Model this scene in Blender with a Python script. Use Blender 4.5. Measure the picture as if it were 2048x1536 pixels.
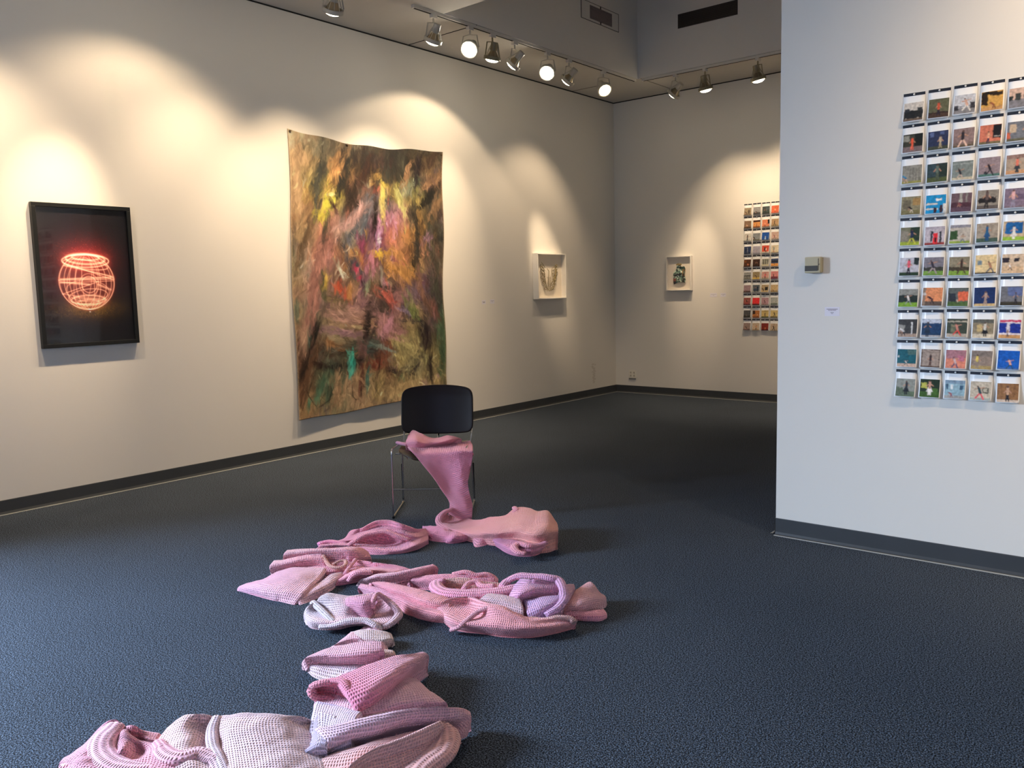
import bpy, bmesh, math, random
import numpy as np
from mathutils import Vector, Matrix, noise
random.seed(7); rng = np.random.default_rng(7)
S = bpy.context.scene
C = S.collection
for o in list(bpy.data.objects): bpy.data.objects.remove(o)

# ------------------------------------------------------------------ camera, exposure, daylight
F = 1678.7
RT = Vector((0.7714, 0.6359, -0.02407)); UP = Vector((-0.05282, 0.10168, 0.99341)); FW = Vector((-0.63416, 0.76505, -0.11203))
CAM = Vector((6.7263, -10.5444, 1.55))
cd = bpy.data.cameras.new('camera'); cam = bpy.data.objects.new('camera', cd); C.objects.link(cam)
cd.sensor_width = 36; cd.lens = F / 2048 * 36; cd.clip_start = .05
M = Matrix((RT, UP, -FW)).transposed().to_4x4(); M.translation = CAM
cam.matrix_world = M; S.camera = cam
S.view_settings.view_transform = 'Standard'; S.view_settings.look = 'None'
S.view_settings.exposure = 0.42; S.view_settings.gamma = 1; S.view_settings.use_curve_mapping = False

H = 4.17; SX = .9785; SY = .957; PY = 5.6127; PE = 4.734; BB = .1057
RY = 4.52                                     # near edge of the raised ceiling well

w = bpy.data.worlds.new('world'); S.world = w; w.use_nodes = True
bg = w.node_tree.nodes['Background']; bg.inputs[0].default_value = (.5, .7, 1, 1); bg.inputs[1].default_value = .4

def area(name, loc, aim, sx, sy, power, col):
    l = bpy.data.lights.new(name, 'AREA'); l.shape = 'RECTANGLE'; l.size = sx; l.size_y = sy; l.energy = power; l.color = col
    o = bpy.data.objects.new(name, l); C.objects.link(o); o.location = loc
    o.rotation_euler = (Vector(aim) - Vector(loc)).to_track_quat('-Z', 'Y').to_euler(); return o
area('window_daylight', (-2.3, -11.9, 3.3), (3.6, -9.3, .2), 3.4, 2.6, 3500, (.60, .76, 1))
area('entrance_daylight', (5.6, -13.7, 1.7), (5.2, -10, 1.4), 3.4, 2.5, 26, (.40, .55, 1))
WARM = (1.0, .75, .49)
DIMC = (1.0, .80, .58)

# ------------------------------------------------------------------ helpers
def lin(h):
    h = h.lstrip('#'); v = np.array([int(h[i:i+2], 16) / 255 for i in (0, 2, 4)])
    return np.where(v <= .04045, v / 12.92, ((v + .055) / 1.055) ** 2.4)
def rgba(h): return tuple(lin(h)) + (1,)
def mat(name, col, rough=.6, metal=0, spec=.5, emit=None, es=0, coat=0):
    m = bpy.data.materials.new(name); m.use_nodes = True; b = m.node_tree.nodes['Principled BSDF']
    b.inputs['Base Color'].default_value = rgba(col) if isinstance(col, str) else tuple(col) + (1,)
    b.inputs['Roughness'].default_value = rough; b.inputs['Metallic'].default_value = metal
    b.inputs['Specular IOR Level'].default_value = spec; b.inputs['Coat Weight'].default_value = coat
    if emit: b.inputs['Emission Color'].default_value = rgba(emit) if isinstance(emit, str) else tuple(emit)+(1,); b.inputs['Emission Strength'].default_value = es
    return m
def nt(m):
    n = m.node_tree; return n, n.nodes, n.links, n.nodes['Principled BSDF']
def add_noise(m, scale, amt, bump=0, bscale=None, dist=.002, coord='Object'):
    """small colour variation plus surface relief"""
    n, N, L, b = nt(m)
    tc = N.new('ShaderNodeTexCoord'); tx = N.new('ShaderNodeTexNoise'); tx.inputs['Scale'].default_value = scale; tx.inputs['Detail'].default_value = 4
    L.new(tc.outputs[coord], tx.inputs['Vector'])
    col = b.inputs['Base Color'].default_value[:]
    mx = N.new('ShaderNodeMix'); mx.data_type = 'RGBA'
    mx.inputs[6].default_value = tuple(c * (1 - amt) for c in col[:3]) + (1,); mx.inputs[7].default_value = tuple(min(1, c * (1 + amt)) for c in col[:3]) + (1,)
    L.new(tx.outputs['Fac'], mx.inputs[0]); L.new(mx.outputs[2], b.inputs['Base Color'])
    if bump:
        t2 = N.new('ShaderNodeTexNoise'); t2.inputs['Scale'].default_value = bscale or scale * 8; t2.inputs['Detail'].default_value = 3
        L.new(tc.outputs[coord], t2.inputs['Vector'])
        bp = N.new('ShaderNodeBump'); bp.inputs['Strength'].default_value = bump; bp.inputs['Distance'].default_value = dist
        L.new(t2.outputs['Fac'], bp.inputs['Height']); L.new(bp.outputs['Normal'], b.inputs['Normal'])
    return m
def attr_mat(name, rough=.6, spec=.3, coat=0):
    m = mat(name, 'ffffff', rough, 0, spec, coat=coat); n, N, L, b = nt(m)
    a = N.new('ShaderNodeAttribute'); a.attribute_name = 'paint'; L.new(a.outputs['Color'], b.inputs['Base Color']); return m

def mesh_obj(name, verts, faces, m, parent=None, smooth=False):
    me = bpy.data.meshes.new(name); me.from_pydata([tuple(v) for v in verts], [], faces); me.update()
    o = bpy.data.objects.new(name, me); C.objects.link(o)
    for mm in (m if isinstance(m, (list, tuple)) else [m]): me.materials.append(mm)
    if smooth: me.shade_smooth()
    if parent: o.parent = parent
    return o
class MB:
    def __init__(s): s.v = []; s.f = []
    def add(s, vs, fs): k = len(s.v); s.v += [tuple(v) for v in vs]; s.f += [tuple(i + k for i in f) for f in fs]; return s
    def box(s, a, b, R=None):
        x0, y0, z0 = a; x1, y1, z1 = b
        vs = [Vector(p) for p in ((x0,y0,z0),(x1,y0,z0),(x1,y1,z0),(x0,y1,z0),(x0,y0,z1),(x1,y0,z1),(x1,y1,z1),(x0,y1,z1))]
        if R: vs = [R @ v for v in vs]
        return s.add(vs, [(0,3,2,1),(4,5,6,7),(0,1,5,4),(1,2,6,5),(2,3,7,6),(3,0,4,7)])
    def tube(s, pts, r, n=10, caps=True):
        P = [Vector(p) for p in pts]; rs = r if isinstance(r, (list, tuple)) else [r] * len(P); rings = []
        t0 = (P[1] - P[0]).normalized(); u = t0.orthogonal().normalized()
        for i, p in enumerate(P):
            t = ((P[min(i+1, len(P)-1)] - P[max(i-1, 0)])).normalized()
            u = (u - t * u.dot(t)).normalized(); v = t.cross(u)
            rings.append([p + (u * math.cos(2*math.pi*k/n) + v * math.sin(2*math.pi*k/n)) * rs[i] for k in range(n)])
        fs = [(i*n+k, i*n+(k+1) % n, (i+1)*n+(k+1) % n, (i+1)*n+k) for i in range(len(P)-1) for k in range(n)]
        if caps: fs += [tuple(range(n))[::-1], tuple((len(P)-1)*n+k for k in range(n))]
        return s.add([q for r_ in rings for q in r_], fs)
    def lathe(s, prof, origin, axis, n=28, caps=True):
        """prof: (radius, distance along axis)"""
        o = Vector(origin); a = Vector(axis).normalized(); u = a.orthogonal().normalized(); v = a.cross(u); vs = []
        for r, h in prof: vs += [o + a*h + (u*math.cos(2*math.pi*k/n) + v*math.sin(2*math.pi*k/n))*r for k in range(n)]
        fs = [(i*n+k, i*n+(k+1) % n, (i+1)*n+(k+1) % n, (i+1)*n+k) for i in range(len(prof)-1) for k in range(n)]
        if caps: fs += [tuple(range(n))[::-1], tuple((len(prof)-1)*n+k for k in range(n))]
        return s.add(vs, fs)
    def build(s, name, m, parent=None, smooth=False, bevel=0):
        o = mesh_obj(name, s.v, s.f, m, parent, smooth)
        if bevel:
            b = o.modifiers.new('bevel', 'BEVEL'); b.width = bevel; b.segments = 2; b.limit_method = 'ANGLE'
        if smooth:
            bm = bmesh.new(); bm.from_mesh(o.data); bmesh.ops.recalc_face_normals(bm, faces=bm.faces)
            for e in bm.edges:
                if len(e.link_faces) == 2 and e.calc_face_angle(0) > .7: e.smooth = False
            bm.to_mesh(o.data); bm.free()
        return o
def empty(name, loc, label, cat, group=None, rz=0):
    o = bpy.data.objects.new(name, None); C.objects.link(o); o.location = loc; o.rotation_euler = (0, 0, rz)
    o.empty_display_size = .05; return tag(o, label, cat, group)
def tag(o, label, cat, group=None, kind=None):
    o['label'] = label; o['category'] = cat
    if group: o['group'] = group
    if kind: o['kind'] = kind
    return o
def struct(o): o['kind'] = 'structure'; return o
def arc(p0, p1, p2, r, n=6):
    """rounded corner at p1"""
    p0, p1, p2 = map(Vector, (p0, p1, p2)); a = (p0 - p1).normalized(); b = (p2 - p1).normalized()
    ang = a.angle(b); d = r / math.tan(ang / 2); s_, e_ = p1 + a*d, p1 + b*d
    return [(s_*(1-t)**2 + p1*2*t*(1-t) + e_*t*t) for t in [i / n for i in range(n+1)]]
def set_paint(o, cols):
    a = o.data.color_attributes.new('paint', 'FLOAT_COLOR', 'POINT')
    c = np.ones((len(cols), 4), np.float32); c[:, :3] = cols; a.data.foreach_set('color', c.ravel())

# ------------------------------------------------------------------ materials
M_wall = add_noise(mat('wall_paint', 'dcd8d0', .75, spec=.25), 1.2, .012, .12, 60, .002)
M_ceil = add_noise(mat('ceiling_board', 'c4c0b8', .8, spec=.2), 3, .03, .3, 220, .0015)
M_base = add_noise(mat('rubber_base', '3c3f42', .42, spec=.35), 6, .12, .05, 90)
M_strip = mat('carpet_edge_strip', '9a9c98', .5)
M_gap = mat('shadow_gap', '15130f', .9)
M_track = mat('track_enamel', 'cfcbc2', .4)
M_lampw = mat('lamp_enamel', 'b9b3a4', .38)
M_lampd = mat('lamp_aged_enamel', '8c8265', .35, .3)
M_chrome = mat('chrome', 'c8c8cc', .14, 1)
M_blackplas = mat('black_plastic', '121214', .4)
M_bulb = mat('lit_bulb', 'fff2da', .3, emit=(1, .86, .62), es=14)
M_bulbdim = mat('lit_bulb_side', 'fff2da', .3, emit=(1, .82, .52), es=5)
M_bulbhot = mat('lit_bulb_hot', 'fff2da', .3, emit=(1, .9, .74), es=60)
M_bulbglass = mat('bulb_reflector', 'b8a888', .25, .7)
M_white = mat('white_frame_paint', 'e6e2da', .4)
M_matboard = mat('mat_board', 'efe4d2', .8)
M_blackframe = add_noise(mat('black_frame_wood', '0d0e0c', .45), 20, .2)
M_paper = mat('photo_paper', 'f0f0ee', .3, spec=.4)
M_band = mat('dark_print_band', '20242f', .35)
M_pin = mat('steel_pin', 'e6e4de', .3, .1)
M_pict = attr_mat('photo_print', .45, .25)
M_plate = mat('outlet_plate', 'e2ddd0', .35)
M_text = mat('printed_text', '55525a', .8)
M_card = mat('label_card', 'dcd9e2', .7)
M_vent = mat('vent_dark', '2a241e', .5)
M_glass = bpy.data.materials.new('clear_glazing'); M_glass.use_nodes = True
g, N, L = M_glass.node_tree, M_glass.node_tree.nodes, M_glass.node_tree.links
N.remove(N['Principled BSDF']); tr = N.new('ShaderNodeBsdfTransparent'); gl = N.new('ShaderNodeBsdfGlossy'); gl.inputs['Roughness'].default_value = .03
fr0 = N.new('ShaderNodeLayerWeight'); fr0.inputs[0].default_value = .5; pw = N.new('ShaderNodeMath'); pw.operation = 'POWER'; pw.inputs[1].default_value = 4; fr = N.new('ShaderNodeMath'); fr.operation = 'MULTIPLY_ADD'; fr.inputs[1].default_value = .6; fr.inputs[2].default_value = .025; L.new(fr0.outputs['Facing'], pw.inputs[0]); L.new(pw.outputs[0], fr.inputs[0]); ms = N.new('ShaderNodeMixShader')
L.new(fr.outputs[0], ms.inputs[0]); L.new(tr.outputs[0], ms.inputs[1]); L.new(gl.outputs[0], ms.inputs[2]); L.new(ms.outputs[0], N['Material Output'].inputs[0])

# carpet: looped pile, slate blue with lighter and darker flecks
M_carpet = mat('loop_carpet', '4a525c', .95, spec=.1); n, N, L, b = nt(M_carpet)
tc = N.new('ShaderNodeTexCoord')
vo = N.new('ShaderNodeTexVoronoi'); vo.inputs['Scale'].default_value = 210; L.new(tc.outputs['Object'], vo.inputs['Vector'])
n1 = N.new('ShaderNodeTexNoise'); n1.inputs['Scale'].default_value = 175; n1.inputs['Detail'].default_value = 3; L.new(tc.outputs['Object'], n1.inputs['Vector'])
n2 = N.new('ShaderNodeTexNoise'); n2.inputs['Scale'].default_value = 1.4; n2.inputs['Detail'].default_value = 5; L.new(tc.outputs['Object'], n2.inputs['Vector'])
cr = N.new('ShaderNodeValToRGB'); cr.color_ramp.elements[0].position = .42; cr.color_ramp.elements[0].color = rgba('14171b'); cr.color_ramp.elements[1].position = .62; cr.color_ramp.elements[1].color = rgba('5c6776')
L.new(n1.outputs['Fac'], cr.inputs[0])
mp = N.new('ShaderNodeMapRange'); mp.inputs[3].default_value = .86; mp.inputs[4].default_value = 1.12; L.new(n2.outputs['Fac'], mp.inputs[0])
mx = N.new('ShaderNodeMix'); mx.data_type = 'RGBA'; mx.blend_type = 'MULTIPLY'; mx.inputs[0].default_value = 1
L.new(cr.outputs[0], mx.inputs[6]); L.new(mp.outputs[0], mx.inputs[7]); L.new(mx.outputs[2], b.inputs['Base Color'])
bp = N.new('ShaderNodeBump'); bp.inputs['Strength'].default_value = .9; bp.inputs['Distance'].default_value = .004; bp.invert = True
L.new(vo.outputs['Distance'], bp.inputs['Height']); L.new(bp.outputs['Normal'], b.inputs['Normal'])

# waffle knit: colour from the yarn dye, relief from the UV of each fold (1 UV unit = 1 m of cloth)
M_knit = attr_mat('waffle_knit', .9, .12); n, N, L, b = nt(M_knit)
b.inputs['Sheen Weight'].default_value = .5; b.inputs['Sheen Roughness'].default_value = .5; b.inputs['Sheen Tint'].default_value = (1, .85, .9, 1)
uv = N.new('ShaderNodeUVMap'); sp = N.new('ShaderNodeSeparateXYZ'); L.new(uv.outputs[0], sp.inputs[0])
def mth(op, a=None, b_=None, c_=None):
    m_ = N.new('ShaderNodeMath'); m_.operation = op
    for i, x in enumerate((a, b_, c_)):
        if x is None: continue
        if isinstance(x, (int, float)): m_.inputs[i].default_value = x
        else: L.new(x, m_.inputs[i])
    return m_.outputs[0]
sx_ = mth('SINE', mth('MULTIPLY', sp.outputs[0], 2*math.pi/.0095)); sy_ = mth('SINE', mth('MULTIPLY', sp.outputs[1], 2*math.pi/.0125))
hole = mth('MULTIPLY', mth('ADD', mth('MULTIPLY', sx_, .5), .5), mth('ADD', mth('MULTIPLY', sy_, .5), .5))
nz = N.new('ShaderNodeTexNoise'); nz.inputs['Scale'].default_value = 260; tcn = N.new('ShaderNodeTexCoord'); L.new(tcn.outputs['Object'], nz.inputs['Vector'])
hgt = mth('ADD', mth('MULTIPLY', mth('POWER', hole, 1.3), -1.0), mth('MULTIPLY', nz.outputs['Fac'], .35))
bp = N.new('ShaderNodeBump'); bp.inputs['Strength'].default_value = 1; bp.inputs['Distance'].default_value = .007
L.new(hgt, bp.inputs['Height']); L.new(bp.outputs['Normal'], b.inputs['Normal'])

# ------------------------------------------------------------------ the setting
YB = -13.6; XR = 10.5; HT = 6.3
def sbox(name, a, b_, m): return struct(MB().box(a, b_).build(name, m))
sbox('floor', (-.2, YB-.2, -.1), (XR+.2, .2, 0), M_carpet)
lw = MB().box((-.2, -10.15, 0), (0, .2, H)).box((-.2, YB, 0), (0, -13.0, H)).box((-.2, -13.0, 2.85), (0, -10.15, H))
struct(lw.build('wall_left', M_wall))
sbox('wall_back', (0, 0, 0), (XR, .2, H), M_wall)
sbox('wall_right', (XR, YB, 0), (XR+.2, .2, H), M_wall)
fw = MB().box((0, YB-.2, 0), (3.6, YB, H)).box((7.6, YB-.2, 0), (XR, YB, H)).box((3.6, YB-.2, 2.9), (7.6, YB, H))
struct(fw.build('wall_front', M_wall))
sbox('wall_partition', (PE, -PY, 0), (XR, -PY+.22, H), M_wall)
# lower ceiling with a raised well
x2 = 1.455; y2 = -4.558
cv = [(0,0),(XR,0),(XR,-SY),(SX,-SY),(SX,-RY-.02),(x2,y2),(x2,-RY-.06),(XR,-RY-.06),(XR,YB),(0,YB)]
mb = MB()
for zz in (H,): mb.add([(0,0,zz),(XR,0,zz),(XR,-SY,zz),(SX,-SY,zz),(0,-SY,zz)], [(0,1,2,3,4)]); mb.add([(0,-SY,zz),(SX,-SY,zz),(SX,-4.49,zz),(0,-4.49,zz)], [(0,1,2,3)]); mb.add([(0,-4.49,zz),(SX,-4.49,zz),(XR,-4.58,zz),(XR,YB,zz),(0,YB,zz)], [(0,1,2,3,4)])
struct(mb.build('ceiling', M_ceil))
struct(MB().box((SX-.04, -4.6, HT), (XR, -SY+.04, HT+.1)).build('ceiling_well', M_ceil))
sbox('wall_upper_left', (SX-.03, -4.9, H+.001), (SX, -SY+.03, HT), M_wall)
sbox('wall_upper_back', (SX, -SY, H+.001), (XR, -SY+.03, HT), M_wall)
mb = MB().add([(SX,-4.49,H+.001),(XR,-4.58,H+.001),(XR,-4.58,HT),(SX,-4.49,HT),(SX,-4.53,H+.001),(XR,-4.62,H+.001),(XR,-4.62,HT),(SX,-4.53,HT)], [(0,1,2,3),(7,6,5,4),(0,4,5,1),(3,2,6,7)])
struct(mb.build('wall_upper_near', M_wall))
# rubber cove base and the pale strip where the carpet stops
def base(name, a, b_, nrm):
    a = Vector(a + (0,)); b_ = Vector(b_ + (0,)); nn = Vector(nrm + (0,))
    pr = [(0, BB), (.004, BB), (.006, BB-.004), (.006, .02), (.012, .006), (.022, .002)]
    vs = [p + nn*d + Vector((0,0,z)) for p in (a, b_) for d, z in pr]; k = len(pr)
    o = mesh_obj(name, vs, [(i, i+1, k+i+1, k+i) for i in range(k-1)], M_base, None); struct(o)
    return o
def strip(name, a, b_, nrm):
    nn = Vector(nrm + (0,)); a = Vector(a + (0,)) + nn*.022; b_ = Vector(b_ + (0,)) + nn*.022
    vs = [a + Vector((0,0,.0005)), b_ + Vector((0,0,.0005)), b_ + Vector((0,0,.004)), a + Vector((0,0,.004)), a + nn*.011 + Vector((0,0,.004)), b_ + nn*.011 + Vector((0,0,.004)), b_+nn*.012+Vector((0,0,.0005)), a+nn*.012+Vector((0,0,.0005))]
    struct(mesh_obj(name, vs, [(0,1,2,3),(3,2,5,4),(4,5,6,7)], M_strip))
for i, (nm, a, b_, nr) in enumerate((('baseboard_left', (0,-10.15), (0,0), (1,0)), ('baseboard_back', (0,0), (XR,0), (0,-1)), ('baseboard_partition', (PE,-PY), (XR,-PY), (0,-1)), ('baseboard_partition_end', (PE,-PY+.22), (PE,-PY), (-1,0)))):
    base(nm, a, b_, nr); strip('trim_%d' % (i+1), a, b_, nr)
# dark reveal where the ceiling boards meet the wall, and the board joints
sbox('trim_5', (0, -10.15, H-.012), (.006, 0, H), M_gap)
sbox('trim_6', (0, -.006, H-.012), (XR, 0, H), M_gap)
for i, (a, b_) in enumerate((((0,-4.03,H-.003),(SX,-4.018,H)), ((0,-1.03,H-.003),(SX*.62,-1.02,H)), ((1.02,-SY,H-.003),(1.03,0,H)), ((0,-7.0,H-.003),(SX,-6.99,H)))):
    sbox('trim_%d' % (i+7), a, b_, M_gap if i in (0,) else mat('board_joint_%d' % i, '6e675c', .8))
# daylight openings behind the photographer
def window(name, org, ux, wd, z0, z1, nv):
    e = bpy.data.objects.new(name, None); C.objects.link(e); e.location = org; struct(e)
    ux = Vector(ux); nx = Vector((-ux.y, ux.x, 0))
    R = Matrix((ux, nx, Vector((0,0,1)))).transposed()
    f = MB().box((0,-.04,z0),(wd,.04,z0+.07),R).box((0,-.04,z1-.07),(wd,.04,z1),R)
    for k in range(nv+1):
        x = k*(wd-.06)/nv; f.box((x,-.04,z0),(x+.06,.04,z1),R)
    f.build('window_frame', mat('window_frame_metal', '5a5a58', .4, .6), e)
    MB().box((.02,-.004,z0+.02),(wd-.02,.004,z1-.02),R).build('window_glass', M_glass, e)
window('window_1', (-.1, -13.0, 0), (0,1,0), 2.85, 0.02, 2.85, 3)
window('window_2', (3.6, YB-.1, 0), (1,0,0), 4.0, 0.02, 2.9, 4)
# scuffed patch low on the left wall near the corner
mb = MB()
for k in range(26):
    y = -.585 + random.uniform(-.05, .05)*(.4+k/40); z = .20 + k*.0105 + random.uniform(-.01,.01)
    mb.add([(.0012+k*.00002, y+dx, z+dz) for dx, dz in ((-.018-random.random()*.02,-.006),(.012+random.random()*.02,-.01),(.02,.008),(-.015,.012))], [(0,1,2,3)])
struct(mb.build('trim_11', mat('wall_scuff', 'cbc5bb', .7)))

# ------------------------------------------------------------------ air grilles on the upper walls
t = empty('air_vent', (SX, -1.81, 4.75), 'small grey return air grille with wide pale frame, high on left upper wall', 'vent')
MB().box((0,-.40,-.105),(.008,.40,.105)).build('frame', mat('vent_frame', 'd2cec6', .6), t, bevel=.002)
o = MB()
for z0, z1, y0, y1 in ((.102,.106,-.40,.40),(-.106,-.102,-.40,.40),(-.106,.106,-.40,-.396),(-.106,.106,.396,.40)): o.box((.006,y0,z0),(.011,y1,z1))
o.build('frame_edge', M_vent, t)
s_ = MB().box((.008,-.22,-.075),(.010,.25,.075)); s_.build('grille', mat('vent_grille', '6b6262', .5), t)
s_ = MB()
for k in range(9): s_.box((.010,-.215,-.068+k*.016),(.014,.245,-.060+k*.016))
s_.build('slats', mat('vent_slats', '7a7070', .5), t)
MB().box((.010,-.008,.072),(.016,.006,.10)).build('latch', M_vent, t); MB().box((.010,-.008,-.10),(.016,.006,-.072)).build('latch', M_vent, t)
t = empty('air_vent', (1.94, -SY, 4.75), 'long dark louvred air grille high on the upper wall above back lamps', 'vent')
MB().box((-.387,-.006,-.083),(.387,0,.083)).build('frame', M_vent, t)
s_ = MB()
for k in range(8): s_.box((-.38,-.012,-.078+k*.02),(.38,-.006,-.070+k*.02))
s_.build('slats', mat('vent_dark_slats', '3a322a', .5), t)

# ------------------------------------------------------------------ track lighting
def track(name, a, b_, label):
    a, b_ = Vector(a), Vector(b_); d = (b_-a).normalized(); sd = Vector((-d.y, d.x, 0))
    t = empty(name, a, label, 'lighting track', 'lighting tracks'); L_ = (b_-a).length
    R = Matrix((d, sd, Vector((0,0,1)))).transposed()
    MB().box((0,-.018,-.03),(L_,.018,0),R).build('housing', M_track, t, bevel=.002)
    MB().box((.02,-.009,-.0325),(L_-.02,.009,-.0295),R).build('slot', M_gap, t)
track('lighting_track', (SX-.025, -4.88, H), (SX-.025, -SY-.02, H), 'white lighting track along the ceiling edge above the left wall')
track('lighting_track', (SX-.025, -9.2, H), (SX-.025, -5.3, H), 'white lighting track over the near left wall, mostly out of frame')
track('lighting_track', (SX+.05, -SY+.03, H), (6.0, -SY+.03, H), 'white lighting track along the ceiling edge above the back wall')
track('lighting_track', (5.2, -6.95, H), (9.6, -6.95, H), 'white lighting track in front of the partition, above the frame')

def lamp(x, y, aim, style, label, power, spot, blend=.5, col=WARM, hot=None, beam=None, drop=.20):
    """one track head: adapter, stem, yoke, socket, reflector bulb and its ring; aim = where it points"""
    z = H - .03; t = empty('track_light', (x, y, z), label, 'lamp', 'track lights on the ceiling tracks')
    piv = Vector((0, 0, -drop)); d = (Vector(aim) - Vector((x, y, z)) - piv).normalized()
    sd = d.cross(Vector((0,0,1))).normalized()
    m = M_lampd if style == 'cage_dark' else M_lampw
    MB().box((-.02,-.035,-.035),(.02,.035,0)).build('track_adapter', M_track, t, bevel=.003)
    MB().tube([(0,0,-.03),(0,0,-.075)], .009).build('stem', m, t, True)
    yk = MB(); top = Vector((0,0,-.075))
    for s in (-1, 1): yk.tube([top, top + sd*s*.07 + Vector((0,0,-.012)), piv + sd*s*.092 + d*.015], .006, 8)
    yk.build('yoke', m, t, True)
    MB().lathe([(.0,-.12),(.032,-.12),(.037,-.115),(.037,-.045),(.031,-.035),(0,-.035)], piv, d, caps=False).build('socket', m, t, True)
    cg = MB()
    u = d.orthogonal().normalized(); v = d.cross(u)
    for k in range(10 if style != 'open' else 3):
        a = 2*math.pi*k/(10 if style != 'open' else 3); e = u*math.cos(a) + v*math.sin(a)
        cg.tube([piv + e*.033 - d*.09, piv + e*.056 - d*.03, piv + e*.082 + d*.03], .0022 if style != 'open' else .004, 6)
    cg.build('cage', m, t, True)
    MB().lathe([(.074,.018),(.088,.018),(.089,.02),(.089,.052),(.084,.054),(.074,.052),(.074,.018)], piv, d, caps=False).build('ring', m, t, True)
    MB().lathe([(.024,-.04),(.034,-.03),(.066,.03),(.072,.042),(.071,.048)], piv, d, caps=False).build('bulb', M_bulbglass, t, True)
    MB().lathe([(.071,.048),(.058,.064),(.036,.074),(.001,.078)], piv, d, caps=True).build('lens', hot or M_bulb, t, True)
    if power:
        l = bpy.data.lights.new('lamp_light', 'SPOT'); l.energy = power; l.color = col; l.spot_size = math.radians(spot); l.spot_blend = blend; l.shadow_soft_size = .04
        o = bpy.data.objects.new('lamp_light', l); C.objects.link(o); o.parent = t; o.location = piv + d*.095
        bd = d if beam is None else (Vector(beam) - Vector((x,y,z)) - o.location).normalized()
        o.rotation_euler = bd.to_track_quat('-Z', 'Y').to_euler()
LX = SX-.025; BY = -SY+.03
# left-wall track, in view
lamp(LX, -4.61, (.40,-4.55,3.0), 'cage', 'caged lamp pointing down, first below the ceiling corner of the well', 270, 84, 1, beam=(0,-4.6,.9))
lamp(LX, -4.10, (1.35,-5.0,3.25), 'open', 'glaring open lamp facing the viewer, nearer of the two glaring ones', 210, 60, 1, hot=M_bulbhot)
lamp(LX, -3.76, (.65,-3.7,3.0), 'cage_dark', 'bronze-toned caged lamp between the glaring lamp and a tilted one', 55, 116, .22, beam=(0,-4.0,1.7))
lamp(LX, -3.40, (.05,-3.6,3.1), 'open', 'tilted lamp with socket up right, left of the farther glaring lamp', 125, 52, 1, beam=(0,-3.62,1.95))
lamp(LX, -2.83, (1.35,-3.75,3.2), 'open', 'glaring open lamp facing the viewer, farther of the two glaring ones', 230, 56, 1, hot=M_bulbhot)
lamp(LX, -2.42, (.05,-2.5,3.1), 'open', 'tilted lamp between the farther glaring lamp and the last left one', 270, 21, 1, beam=(0,-1.64,1.82))
lamp(LX, -1.71, (1.7,-2.15,3.1), 'open', 'last lamp on the left track, its oval lens turned to the right', 70, 92, .6, beam=(0,-2.3,1.0))
# back-wall track
lamp(1.50, BY, (.75,-.85,3.3), 'open', 'tilted lamp nearest the corner on the back track', 190, 24, 1, beam=(1.34,0,1.7))
lamp(1.90, BY, (2.0,-.7,2.9), 'cage_dark', 'bronze caged lamp pointing down, middle one on the back track', 85, 84, .8, beam=(2.1,0,1.0))
lamp(2.565, BY, (2.7,-.7,2.9), 'cage_dark', 'bronze caged lamp pointing down, nearest the partition on back track', 85, 88, .8, beam=(2.7,0,1.3))
# above or beside the frame
lamp(LX, -5.80, (.40,-5.6,3.0), 'cage', 'lamp cut off by the top edge of the picture', 180, 84, 1, beam=(0,-5.4,.9))
lamp(LX, -6.60, (0,-6.2,2.0), 'open', 'lamp above the gap between black frame and canvas, out of frame', 115, 86, 1, beam=(0,-6.6,1.0))
lamp(LX, -7.45, (0,-7.75,2.3), 'open', 'lamp directly above the black framed picture, out of frame', 260, 36, 1.0, beam=(0,-7.82,1.85))
lamp(LX, -8.40, (0,-8.3,2.3), 'cage', 'lamp left of the black framed picture, out of frame', 165, 92, 1, beam=(0,-8.5,1.2))
lamp(LX, -7.10, (0,-7.2,2.0), 'cage', 'added fill lamp above the right edge of the black framed picture, out of frame', 50, 120, .5, beam=(.1,-7.2,1.4))  # unseen wide fill, added to even out the light around the picture
lamp(5.9, -6.95, (6.0,-5.6,2.2), 'open', 'lamp above the left end of the partition grid, out of frame', 22, 90, .9)
lamp(7.2, -6.95, (6.7,-5.6,2.4), 'open', 'lamp above the right of the partition grid, out of frame', 165, 80, .9)
lamp(8.6, -6.95, (8.4,-5.6,2.0), 'open', 'lamp far right on the partition track, out of frame', 260, 100, .9)
lamp(3.9, BY, (4.0,-.1,1.8), 'cage', 'added fill lamp on the back track hidden behind the partition, left one', 140, 100, .9)  # unseen lamp, added to raise the warm ambient light
lamp(5.2, BY, (5.3,-.1,1.8), 'cage', 'added fill lamp on the back track hidden behind the partition, right one', 140, 100, .9)  # second added lamp, out of view, for warm bounce off the back wall

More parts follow.
